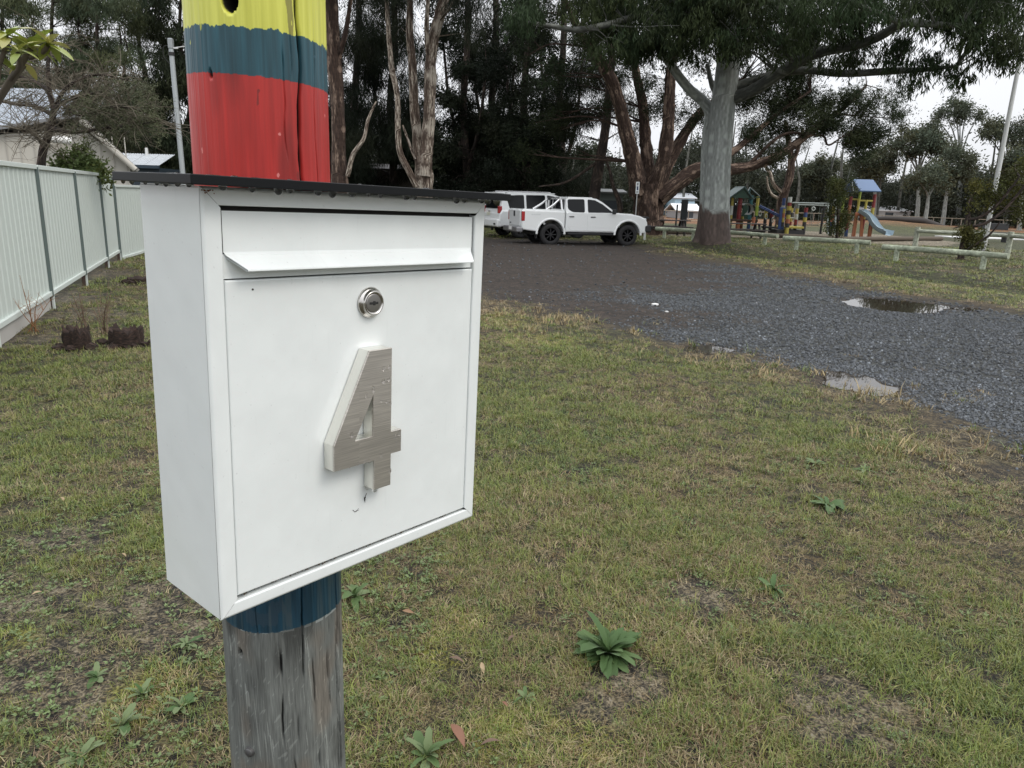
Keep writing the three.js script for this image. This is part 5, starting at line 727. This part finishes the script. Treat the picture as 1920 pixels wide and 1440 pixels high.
// bare twiggy tree and a leafy bush just over the fence
{
  const Z = 14.5, m = mPer(Z); rnd = seeded(91); const base = B(86, Z), t = thing('bare_tree', 'leafless dark tree with tangled fine twigs behind the fence', 'tree', base); const loc = (px, py, dz = 0) => atDepth(px, py, Z - dz).sub(t.position);
  const main = [[[76, 330], [80, 285], [96, 235], [100, 205], [92, 165], [90, 120], [96, 80]], [[100, 210], [120, 190, .3], [160, 178, .5], [210, 168, .6]], [[94, 240], [140, 248, .4], [200, 240, .5], [250, 236, .6], [300, 226, .6]], [[92, 170], [60, 150, -.3], [20, 140, -.6]], [[96, 215], [70, 200, -.2], [30, 196, -.3], [0, 190, -.4]], [[100, 205], [130, 160, .3], [180, 140, .4], [240, 150, .5]], [[80, 270], [60, 250, .3], [30, 240, .5]], [[110, 190], [150, 215, .4], [190, 205, .6], [228, 200, .8], [270, 210, .8]]];
  main.forEach((l, i) => part(t, i ? 'limb' : 'trunk', limb(l.map(p => loc(...p)), i ? [4 * m, 2.6 * m, 1.5 * m] : [8 * m, 7 * m, 5 * m, 4 * m, 2 * m], 8, .12, .15, i), bark.dark));
  const tw = []; main.forEach((l, i) => { const c = new THREE.CatmullRomCurve3(l.map(p => loc(...p))); for (let k = 0; k < 52; k++) { const p = c.getPointAt(rr(.25, 1)), d = V(rr(-.6, 1), rr(-.45, .6), rr(-.6, .6)).normalize(), L = rr(.35, .95), q = p.clone().addScaledVector(d, L * .5).add(V(0, rr(-.08, .1), 0)), e = p.clone().addScaledVector(d, L).add(V(rr(-.15, .15), rr(-.2, .1), 0)); tw.push(limb([p, q, e], [.008, .006, .0025], 4, .2, 0, k)); for (let s = 0; s < 3; s++) { const b = p.clone().lerp(e, rr(.3, .95)), f = b.clone().add(V(rr(-.25, .35), rr(-.2, .25), rr(-.2, .2))); tw.push(limb([b, b.clone().lerp(f, .5).add(V(0, .02, 0)), f], [.0045, .003, .0016], 3, .2, 0, s)); } } });
  const twg = part(t, 'twigs', merged(tw), std([.125, .108, .08], .95)); twg.userData.kind = 'stuff';
  const mats = [], cols = []; for (let i = 0; i < 210; i++) { const an = rr(0, 6.28), rd = Math.sqrt(rnd()) * rr(.5, 1), p = loc(220 + Math.cos(an) * 125 * rd, 205 + Math.sin(an) * 75 * rd, rr(-.4, 1)); mats.push(place(p.x, p.y, p.z, rr(-1, 1), rr(0, 6), 0, rr(.35, .7))); const f = rr(.7, 1.3); cols.push([.075 * f, .085 * f, .040 * f]); } copies(t, 'crown', sprigs.fine[0], leafDry, mats, cols);
  tree('fence_bush', 'bright leafy bush poking over the fence top', 'bush', { depth: 15.2, seed: 71, bark: bark.dark, kind: 'broad', leaf: [.10, .135, .045], size: .8, base: B(145, 15.2), limbs: [{ p: [[148, 420], [146, 360], [148, 320]], r: [3, 2, 1], root: 1, name: 'trunk' }], clusters: [[140, 312, 0, 26, 26], [165, 316, .2, 24, 22], [120, 318, .1, 20, 16], [150, 292, 0, 16, 10], [185, 324, .2, 16, 12], [155, 340, 0, 30, 20]] });
}
// frangipani at the top left
{
  const Z = 10.6, m = mPer(Z); rnd = seeded(97); const base = B(-70, Z), t = thing('frangipani', 'frangipani with long yellow-green leaves at the upper left', 'tree', base); const loc = (px, py, dz = 0) => atDepth(px, py, Z - dz).sub(t.position);
  const gl = [[[-72, 420], [-60, 300], [-30, 220], [0, 182], [30, 135], [58, 92]], [[-30, 220], [-10, 150, .2], [10, 90, .3], [18, 70, .3]], [[20, 150], [38, 120, .3], [34, 100, .4]], [[58, 108], [80, 98, .1], [90, 85, .2]], [[-20, 200], [10, 170, -.3], [46, 122, -.4]], [[-10, 190, .2], [-4, 120, .3], [-20, 100, .3]]];
  gl.forEach((l, i) => part(t, i ? 'limb' : 'trunk', limb(l.map(p => loc(...p)), i ? [4.5 * m, 4 * m, 4 * m] : [14 * m, 10 * m, 8 * m, 7 * m, 6 * m, 5 * m], 10, .1, .08, i), std([.115, .095, .075], .9)));
  const lm = [[.36, .42, .075], [.30, .38, .07], [.44, .46, .10], [.50, .47, .15]].map(c => { const q = new THREE.MeshPhysicalMaterial({ roughness: .45, side: THREE.DoubleSide, transmission: .5, thickness: 0 }); q.color.setRGB(...c); return q; });
  const lg = (() => { const P = [], I = [], n = 7; for (let i = 0; i <= n; i++) { const s = i / n, w = .19 * Math.pow(Math.sin(Math.PI * Math.min(1, s * .93 + .05)), .75) * (i === n ? .12 : 1), y = -.28 * s * s; P.push(-w, y + .06 * w * 4, s, 0, y, s, w, y + .06 * w * 4, s); } for (let i = 0; i < n; i++) for (let j = 0; j < 2; j++) { const a = i * 3 + j, b = a + 3; I.push(a, b, a + 1, b, b + 1, a + 1); } const g = new THREE.BufferGeometry(); g.setAttribute('position', new THREE.Float32BufferAttribute(P, 3)); g.setIndex(I); g.computeVertexNormals(); return g; })();
  for (const [px, py, n, dz, w] of [[60, 90, 13, 0, 1], [14, 68, 13, .3, 1], [92, 84, 10, .2, .9], [36, 98, 7, .4, .8], [-18, 98, 9, .3, 1], [46, 120, 4, -.4, .8]]) { const c = loc(px, py, dz); for (let k = 0; k < n; k++) { const q = part(t, 'leaf', lg, lm[Math.floor(rnd() * 4)]); q.position.set(c.x, c.y + rr(-.02, .04), c.z); const s = rr(.25, .37) * w; q.scale.set(s, s, s); q.rotation.set(rr(-.9, .5), k / n * 6.28 + rr(-.3, .3), rr(-.3, .3), 'YXZ'); } }
}
// sapling and leaning tree by the barriers
tree('sapling', 'small olive sapling with a thin stem in front of the slide', 'sapling', { depth: 35.3, seed: 101, bark: bark.dark, kind: 'broad', leaf: [.060, .072, .022], size: .8, twigs: 3, base: onGround(1569, 457), limbs: [{ p: [[1569, 457], [1570, 430], [1571, 400], [1569, 365]], r: [3, 2.4, 1.8, 1], root: 1, name: 'trunk' }], fill: [[1558, 340, 1584, 400, -.4, .4, 12, 6, 13, 6], [1552, 400, 1598, 440, -.4, .4, 10, 6, 13, 5], [1560, 335, 1606, 362, -.4, .4, 5, 6, 12, 4]] });
tree('windswept_tree', 'dark multi-stemmed tree with sweeping branches growing through the long barrier', 'tree', { depth: 26, seed: 103, bark: bark.dark, kind: 'broad', leaf: [.075, .080, .022], size: .75, twigs: 2, base: onGround(1801, 489), limbs: [{ p: [[1801, 490], [1803, 470], [1808, 440], [1812, 415], [1816, 395]], r: [7, 5, 4, 3.4, 2], root: 1, name: 'trunk' }, { p: [[1806, 478], [1814, 455], [1818, 420], [1816, 395]], r: [3.5, 3, 2.6, 2] }, { p: [[1812, 425], [1840, 422, .3], [1870, 405, .5], [1900, 375, .7], [1930, 335, .9]], r: [3, 2.6, 2.4, 2, 1.4] }, { p: [[1814, 412], [1836, 408, .1], [1864, 390, .3], [1890, 360, .5], [1912, 330, .6]], r: [2.6, 2.4, 2.2, 2, 1.4] }, { p: [[1812, 470, .2], [1834, 455, .6], [1856, 440, .8], [1876, 415, 1]], r: [2.4, 2, 1.6, 1] }, { p: [[1812, 425], [1800, 425], [1788, 428]], r: [1.6, 1.4, .8] }],
  fill: [[1820, 345, 1880, 395, -.6, .6, 12, 8, 15, 5], [1880, 300, 1930, 360, -.6, .8, 8, 9, 16, 6], [1820, 440, 1836, 466, 0, .4, 4, 6, 9, 6], [1800, 410, 1816, 440, 0, .4, 4, 6, 9, 6], [1880, 360, 1930, 420, -1, .4, 6, 10, 16, 6]] });
// gums across the field
const hazedLeaf = [.078, .090, .056];  // distance haze put into the colour by lightening the leaves
function farGum(label, px, depth, top, crowns, seed, lean = 0) {
  const gy = yG(px, depth), fork = mixN(gy, top, .5), limbs = [{ p: [[px, gy], [px + lean * .3, mixN(gy, top, .25)], [px + lean * .6, fork]], r: [4.2, 3.4, 2.6], root: 1, name: 'trunk' }]; crowns.forEach(([cx, cy]) => limbs.push({ p: [[px + lean * .6, fork], [mixN(px + lean, cx, .45), mixN(fork, cy, .6)], [cx, cy]], r: [1.8, 1.2, .6], seg: 6, step: .8 }));
  tree('distant_gum', label, 'tree', { depth, seed, bark: bark.gum, kind: 'clump', leaf: hazedLeaf, size: 2.6, squash: .5, twigs: 2, group: 'gums across the field', base: B(px, depth), limbs, clusters: crowns.flatMap(([x, y, r, n], i) => [0, 1, 2, 3, 4].map(k => { const a = hash2(seed * 7 + i, k * 13 + 5) * 6.28, d = r * (.25 + .75 * hash2(seed + i * 3, k + 40)); return [x + Math.cos(a) * d * 1.1, y + Math.sin(a) * d * .6, (hash2(i, k + seed) - .5) * 4, r * (.3 + .3 * hash2(k, i + seed)), Math.ceil(n / 6)]; })) });
}
farGum('far gum with a thin high crown left of the flagpole', 1800, 88, 200, [[1790, 200, 16, 14], [1812, 208, 20, 20], [1772, 212, 13, 9], [1835, 218, 14, 10], [1800, 222, 14, 8], [1755, 222, 10, 5]], 201);
farGum('far gum with a broad flat crown behind the slide tower', 1722, 80, 250, [[1700, 256, 22, 30], [1730, 248, 24, 36], [1758, 258, 22, 30], [1680, 270, 18, 20], [1745, 278, 26, 34], [1775, 285, 20, 24], [1712, 286, 20, 22]], 202);
farGum('far gum with a bare forked trunk right of the flagpole', 1888, 84, 230, [[1868, 232, 16, 14], [1888, 250, 20, 22], [1912, 236, 18, 18], [1902, 272, 18, 18], [1850, 252, 14, 10], [1926, 262, 16, 16]], 203);
farGum('far gum leaning over the concrete pad', 1770, 74, 300, [[1782, 290, 18, 20], [1802, 306, 22, 26], [1760, 312, 20, 22], [1780, 330, 24, 26]], 204, 10);
farGum('far gum with a low round crown near the sapling', 1545, 92, 300, [[1530, 306, 18, 24], [1550, 312, 20, 28], [1515, 322, 18, 24], [1545, 336, 24, 34]], 205);
farGum('far gum standing straight behind the blue roof', 1640, 84, 290, [[1622, 300, 20, 28], [1648, 290, 22, 32], [1668, 305, 22, 30], [1640, 326, 26, 40], [1612, 330, 20, 26]], 206);
farGum('far pale straight gum right of the white building', 1736, 66, 330, [[1742, 326, 18, 16], [1720, 340, 18, 16], [1756, 344, 18, 16]], 207, 8);
farGum('far gum between the striped posts and the blue roof', 1588, 98, 305, [[1578, 315, 18, 24], [1598, 308, 18, 24], [1590, 334, 24, 34]], 208);
farGum('far gum at the right edge of the picture', 1915, 70, 290, [[1900, 300, 22, 26], [1930, 310, 24, 30], [1880, 316, 18, 18], [1905, 336, 26, 30]], 209);
// the wood closing the view all round behind the field and the car park
{
  rnd = seeded(301); const mats = [], cols = [], w = thing('distant_wood', 'dark wood closing the view behind the field', 'wood'); w.userData.kind = 'stuff';
  for (let i = 0; i < 9000; i++) { const a = rr(-.75, .95), r = rr(96, 128), x = Math.sin(a) * r, z = -Math.cos(a) * r, top = mixN(5.5, 10.5, fbm(a * 22, 3, 3)) * (a > .3 ? .66 : .95), y = Math.pow(rnd(), .8) * top, f = rr(.6, 1.3); mats.push(place(x, y, z, rr(-.4, .4), rr(0, 6), 0, rr(2.6, 4.6))); cols.push([.044 * f, .052 * f, .034 * f]); }
  copies(w, 'wood_foliage', sprigs.clump[0], leafMat, mats, cols); const tr = []; for (let i = 0; i < 130; i++) { const a = rr(-.7, .9), r = rr(92, 110), x = Math.sin(a) * r, z = -Math.cos(a) * r, h = rr(5, 11); tr.push(limb([V(x, -.3, z), V(x + rr(-.4, .4), h * .5, z), V(x + rr(-.9, .9), h, z)], [rr(.14, .28), .14, .06], 6, 2, .05, i)); } part(w, "wood_trunks", merged(tr), bark.gumLimbShaded).userData.kind = 'stuff';
}
// ---------- grass, stones, weeds, litter ----------
function tuft(n, seed, h, spread, w, seg = 2) {
  rnd = seeded(seed); const P = [], I = [];
  for (let i = 0; i < n; i++) {
    const a = rr(0, 6.28), bx = rr(-1, 1) * spread, bz = rr(-1, 1) * spread, l = h * rr(.5, 1.15), lean = rr(.25, 1.3), dx = Math.cos(a), dz = Math.sin(a), k = P.length / 3, ww = w * rr(.7, 1.2);
    for (let j = 0; j <= seg; j++) { const s = j / seg, y = l * s * (1 - .42 * lean * s), o = l * lean * s * s * .8 + l * .12 * s, q = ww * (1 - s * .9); if (j < seg) P.push(bx + dx * o - dz * q, y, bz + dz * o + dx * q, bx + dx * o + dz * q, y, bz + dz * o - dx * q); else P.push(bx + dx * o, y, bz + dz * o); }
    for (let j = 0; j < seg - 1; j++) { const b = k + j * 2; I.push(b, b + 1, b + 2, b + 1, b + 3, b + 2); } I.push(k + (seg - 1) * 2, k + (seg - 1) * 2 + 1, k + seg * 2);
  }
  const g = new THREE.BufferGeometry(); g.setAttribute('position', new THREE.Float32BufferAttribute(P, 3)); g.setIndex(I); g.computeVertexNormals(); return g;
}
const grassMat = new THREE.MeshPhysicalMaterial({ roughness: .6, side: THREE.DoubleSide, transmission: .2, thickness: 0 }); grassMat.color.setRGB(1, 1, 1);
const tufts = [tuft(12, 5, .036, .022, .0017), tuft(10, 6, .027, .024, .0015), tuft(9, 8, .048, .02, .0019)];
const grassCols = [[.145, .192, .036], [.180, .212, .044], [.225, .215, .060], [.098, .145, .032], [.205, .245, .050]], strawCols = [[.32, .25, .125], [.25, .175, .088], [.38, .31, .18], [.19, .125, .068], [.28, .24, .11]];
{
  const field = thing('lawn_grass', 'short mixed green and brown grass covering the lawn', 'grass'); field.userData.kind = 'stuff';
  const M = [[], [], []], C = [[], [], []]; rnd = seeded(401);
  const bands = [[.7, 1.5, 2600, 1], [1.5, 2.6, 5200, 1], [2.6, 4, 3600, 1.05], [4, 6, 1900, 1.2], [6, 9, 900, 1.45], [9, 14, 380, 1.9], [14, 22, 130, 2.9], [22, 40, 34, 4.6]];
  for (const [r0, r1, dens, sc] of bands) {
    const n = Math.round(dens * (r1 < 5 ? 1.15 : r1 < 10 ? .95 : .8) * (r1 * r1 - r0 * r0));
    for (let i = 0; i < n; i++) {
      const aw = r1 < 5 ? 1.15 : r1 < 10 ? .95 : .8, a = rr(-aw, aw), r = Math.sqrt(rr(r0 * r0, r1 * r1)), x = Math.sin(a) * r, z = -Math.cos(a) * r;
      const o = zones(x, z); let p = smooth(.35, -1.0, o.d + (fbm(x * 4, z * 4 + 3, 2) - .5) * .8); p = p * (.25 + .75 * p); p *= 1 - o.bare * .8; p *= 1 - .5 * smooth(-.1, -.5, x) * smooth(3.8, 2.8, r); if (Math.hypot(x - gumAt.x, z - gumAt.z) < 1.3) p *= .4; if (o.d > .05 && r < 12 && fbm(x * 2, z * 2 + 7, 2) > .66 && o.d < 1.2) p = Math.max(p, .22);
      if (x < -5.0 - (-z - 6.6) * .39 && z < -6) p *= .1; if (r > 24 && polyDist(sandBox, x, z) > 0) p = 0;
      p *= .35 + .8 * smooth(.32, .6, fbm(x * 5 + 2, z * 5, 2)) * (.5 + fbm(x * 16, z * 16 + 4, 2)); if (rnd() > p) continue;
      const straw = rnd() < o.straw * .5 + .08 + .4 * smooth(-1.6, -.2, o.d), list = straw ? strawCols : grassCols, c = list[Math.floor(rnd() * 5)], f = rr(.75, 1.25) * (o.moss > .3 ? 1.25 : 1), k = Math.floor(rnd() * 3), s = sc * rr(.65, 1.3) * (1 - o.bare * .3) * (.7 + .6 * fbm(x * 1.3 + 5, z * 1.3, 2));
      M[k].push(place(x, height(x, z, o.d) - .004, z, rr(-.2, .2), rr(0, 6.28), rr(-.2, .2), s, s * (straw ? .7 : 1) / Math.sqrt(sc), s)); C[k].push([c[0] * f, c[1] * f, c[2] * f]);
    }
  }
  for (const k of [0, 1, 2]) copies(field, 'grass_tufts', tufts[k], grassMat, M[k], C[k]);
  { const m4 = [], c4 = []; rnd = seeded(417); for (let i = 0; i < 9000; i++) { const a = rr(-.3, .66), r = Math.sqrt(rr(25, 400)), x = Math.sin(a) * r, z = -Math.cos(a) * r, d = drive(x, z); if (d > .1 || d < -1.1 || fbm(x * 1.2 + 8, z * 1.2, 2) < .55) continue; const f = rr(.7, 1.2), s = rr(1.6, 3.4), g = rnd() < .3; m4.push(place(x, height(x, z, d) - .005, z, rr(-.3, .3), rr(0, 6), rr(-.3, .3), s, s * rr(.6, 1.1), s)); c4.push(g ? [.13 * f, .17 * f, .045 * f] : [.36 * f, .28 * f, .14 * f]); } copies(field, 'tussocks', tufts[2], grassMat, m4, c4); }
  // creeping broad-leaved plants between the blades
  const clover = (() => { rnd = seeded(7); const L = []; for (let i = 0; i < 9; i++) { const a = i / 9 * 6.28 + rr(-.3, .3); L.push([V(Math.cos(a) * .004, .004 + rnd() * .006, Math.sin(a) * .004), V(Math.cos(a), rr(.05, .6), Math.sin(a)).normalize(), rr(.012, .024), rr(.004, .0065), rr(-.4, .4)]); } return leafGeo(L); })();
  const m2 = [], c2 = []; rnd = seeded(409); for (let i = 0; i < 14000; i++) { const a = rr(-.8, .66), r = Math.sqrt(rr(2.2, 36)), x = Math.sin(a) * r, z = -Math.cos(a) * r, d = drive(x, z), left = x < -.3 && r < 4 ? .28 : 0; if (d > -.1 || fbm(x * 2.2 + 40, z * 2.2, 3) + left + rr(-.12, .12) < .62) continue; const f = rr(.7, 1.25); m2.push(place(x, height(x, z, d) + .004, z, rr(-.3, .3), rr(0, 6), rr(-.3, .3), rr(.35, left ? 1.05 : .85))); c2.push([.135 * f, .19 * f, .066 * f]); } copies(field, 'clover', clover, grassMat, m2, c2);
  // dry clippings lying in the lawn
  const clip = leafGeo([[V(-.02, 0, 0), V(1, .06, .1).normalize(), .05, .0009, 0], [V(0, .003, -.01), V(.3, .05, 1).normalize(), .035, .0009, .5]]); const m3 = [], c3 = []; rnd = seeded(411); for (let i = 0; i < 12000; i++) { const a = rr(-.66, .66), r = Math.sqrt(rr(2.2, 60)), x = Math.sin(a) * r, z = -Math.cos(a) * r, d = drive(x, z); if (d > .1) continue; const f = rr(.6, 1.3); m3.push(place(x, height(x, z, d) + rr(.004, .018), z, rr(-.3, .3), rr(0, 6), rr(-.3, .3), rr(.6, 1.5))); c3.push([.27 * f, .22 * f, .13 * f]); } copies(field, 'clippings', clip, grassMat, m3, c3);
}
{ // gravel
  const bed = thing('gravel_stones', 'loose dark blue-grey gravel over the car park', 'gravel'); bed.userData.kind = 'stuff'; rnd = seeded(421);
  const stones = [0, 1].map(k => { const g = new THREE.IcosahedronGeometry(1, 1), p = g.attributes.position; for (let i = 0; i < p.count; i++) { const x = p.getX(i), y = p.getY(i), z = p.getZ(i), s = .75 + .6 * noise(x * 1.6 + 9 * k + 20, y * 1.6 + z * 2.3 + 11); p.setXYZ(i, x * s, y * s * .7, z * s); } g.computeVertexNormals(); return g; });
  const M = [[], []], C = [[], []]; for (const [r0, r1, dens, s0, s1] of [[5, 9, 900, .006, .015], [9, 14, 380, .008, .02], [14, 22, 90, .012, .028], [22, 34, 22, .015, .035]]) { const n = Math.round(dens * .9 * (r1 * r1 - r0 * r0)); for (let i = 0; i < n; i++) { const a = rr(-.2, .98), r = Math.sqrt(rr(r0 * r0, r1 * r1)), x = Math.sin(a) * r, z = -Math.cos(a) * r, d = drive(x, z); if (d < .0 || rnd() > smooth(-.1, .5, d)) continue; if (rnd() < litterAt(x, z) * .95) continue; if (pudPolys.some(p => Math.abs(p[0][0] - x) < 3 && Math.abs(p[0][1] - z) < 3 && polyDist(p, x, z) > -.05)) continue; const s = rr(s0, s1), k = i & 1, f = rr(.5, r < 9 ? 1.7 : 1.35) * (rnd() < .04 && r < 13 ? 2.4 : 1); M[k].push(place(x, height(x, z, d) + s * .15, z, rr(0, 3), rr(0, 6), rr(0, 3), s, s * .8, s * rr(.7, 1.2))); C[k].push([.075 * f, .082 * f, .090 * f]); } }
  const gm = std([1, 1, 1], .75); for (const k of [0, 1]) copies(bed, 'stones', stones[k], gm, M[k], C[k]);
}
// rosette weeds one can pick out
const weedMats = [[.066, .122, .038], [.092, .15, .052], [.15, .20, .09]].map(c => { const q = new THREE.MeshPhysicalMaterial({ roughness: .6, specularIntensity: .5, side: THREE.DoubleSide, transmission: .25, thickness: 0 }); q.color.setRGB(...c); return q; });
const weedLeaf = [0, 1].map(k => { const P = [], I = [], n = 8; for (let i = 0; i <= n; i++) { const s = i / n, w = (.135 + .03 * k) * Math.pow(Math.sin(Math.PI * Math.min(1, .05 + s * .88)), .62) * (i === n ? .1 : 1) * (1 + .12 * Math.sin(i * 2.1)), y = .34 * s - (.42 + .1 * k) * s * s; P.push(-w, y + w * .3, s, 0, y, s, w, y + w * .3, s); } for (let i = 0; i < n; i++) for (let j = 0; j < 2; j++) { const a = i * 3 + j, b = a + 3; I.push(a, b, a + 1, b, b + 1, a + 1); } const g = new THREE.BufferGeometry(); g.setAttribute('position', new THREE.Float32BufferAttribute(P, 3)); g.setIndex(I); g.computeVertexNormals(); return g; });
function rosette(name, label, px, py, n, size, seed, mi = 0, lift = .5) {
  rnd = seeded(seed); const p = onGround(px, py), t = thing(name, label, 'weed', [p.x, height(p.x, p.z) + .004, p.z], 0, 'leafy weeds in the lawn');
  for (let i = 0; i < n; i++) { const q = part(t, 'leaf', weedLeaf[i & 1], weedMats[(mi + (rnd() < .3 ? 1 : 0)) % 3]), s = size * rr(.6, 1.1), in_ = i / n; q.scale.set(s * rr(.6, 1.25), s * rr(.5, 1.3), s * rr(.75, 1.1)); q.rotation.set(-lift * rr(.1, 1.3) * (.3 + in_), i * 2.4 + rr(-.4, .4), rr(-.3, .3), 'YXZ'); }
}
rosette('dock_weed', 'large dark green dock plant alone in the middle of the lawn', 1138, 1230, 54, .158, 501, 0, .62);
rosette('rosette_weed', 'broad-leaved weed growing close to the right of the post', 664, 1122, 9, .12, 502, 1, .9);
rosette('rosette_weed', 'flat leafy weed on the right of the lawn', 1552, 950, 14, .13, 503, 0, .4);
rosette('rosette_weed', 'small leafy weed between the dock plant and the right edge', 1448, 1106, 11, .085, 504, 0, .5);
rosette('rosette_weed', 'grassy weed at the bottom edge right of the post', 800, 1425, 12, .1, 505, 1, .8);
rosette('rosette_weed', 'pale seedling in the bare patch left of the post', 182, 1275, 8, .07, 506, 2, .9);
rosette('rosette_weed', 'cluster seedling beside the yellow moss', 232, 1365, 12, .08, 507, 2, .8);
rosette('rosette_weed', 'seedling at the bottom left near the frame edge', 150, 1425, 10, .075, 508, 2, .8);
rosette('rosette_weed', 'pale seedling on top of the yellow moss', 266, 1308, 8, .065, 509, 2, .9);
rosette('rosette_weed', 'leafy seedling left of the letterbox foot', 350, 1210, 9, .07, 510, 2, .7);
rosette('rosette_weed', 'leafy weed low down beside the left of the post', 340, 1330, 10, .075, 511, 2, .7);
rosette('rosette_weed', 'spreading weed on the lawn edge toward the gravel', 1530, 872, 10, .09, 512, 1, .4);
rosette('rosette_weed', 'spreading weed just left of the gravel edge on the right', 1620, 880, 10, .08, 513, 1, .4);
rosette('rosette_weed', 'weed in the lawn below the dock plant', 985, 1310, 8, .06, 514, 1, .5);
// fallen leaves and litter
{
  rnd = seeded(521); const lm = [[.18, .085, .05], [.22, .13, .07], [.12, .075, .05], [.30, .22, .13]].map(c => std(c, .7));
  const spots = [[858, 1392, .10, 0, 'long red-brown fallen leaf near the bottom edge'], [920, 1405, .06, 2, 'curled brown leaf right of the long red one'], [960, 1205, .05, 2, 'dark fallen leaf left of the dock plant'], [855, 1245, .06, 2, 'grey-brown curled leaf between post and dock plant'], [783, 1238, .05, 0, 'orange-brown leaf right of the post'], [720, 1148, .05, 1, 'brown leaf near the weed beside the post'], [765, 1155, .05, 1, 'tan leaf lying on the brown grass'], [905, 1260, .05, 3, 'pale leaf left of the dock plant'], [945, 1330, .04, 0, 'small red leaf below the dock plant'], [118, 942, .05, 3, 'pale leaf on the lawn at the left'], [70, 270 + 850, .04, 3, 'pale chip at the left of the lawn'], [232, 1045, .04, 3, 'pale bark chip left of the letterbox']];
  const lg = (() => { const P = [], I = [], n = 6; for (let i = 0; i <= n; i++) { const s = i / n, w = .16 * Math.sin(Math.PI * Math.min(1, s * .92 + .06)), y = .10 * Math.sin(s * 3.1); P.push(-w, y + w * .5, s - .5, 0, y, s - .5, w, y + w * .5, s - .5); } for (let i = 0; i < n; i++) for (let j = 0; j < 2; j++) { const a = i * 3 + j, b = a + 3; I.push(a, b, a + 1, b, b + 1, a + 1); } const g = new THREE.BufferGeometry(); g.setAttribute('position', new THREE.Float32BufferAttribute(P, 3)); g.setIndex(I); g.computeVertexNormals(); return g; })();
  for (const [px, py, s, m, label] of spots) { const p = onGround(px, py), q = part(scene, numbered('fallen_leaf'), lg, lm[m]); q.position.set(p.x, height(p.x, p.z) + .02, p.z); q.scale.set(s, s, s); q.rotation.set(rr(-.3, .3), px === 858 ? .5 : rr(0, 6), rr(-.5, .5)); tag(q, label, 'leaf', 'fallen leaves on the lawn'); }
  const cup = (px, py, label, s) => { const p = onGround(px, py), g = new THREE.IcosahedronGeometry(s, 1), a = g.attributes.position; for (let i = 0; i < a.count; i++) a.setXYZ(i, a.getX(i) * (.8 + noise(a.getX(i) * 60 + 5, a.getY(i) * 60) * .8), a.getY(i) * .5, a.getZ(i)); g.computeVertexNormals(); const q = part(scene, numbered('paper_scrap'), g, std([.6, .6, .59], .8)); q.position.set(p.x, height(p.x, p.z) + s * .3, p.z); tag(q, label, 'litter', 'white scraps on the gravel'); };
  cup(1228, 571, 'crumpled white paper scrap on the gravel', .055); cup(1250, 585, 'small white scrap in front of the larger one', .028); cup(1418, 566, 'white fleck of litter right of the paper scraps', .022);
}
renderer.render(scene, camera);
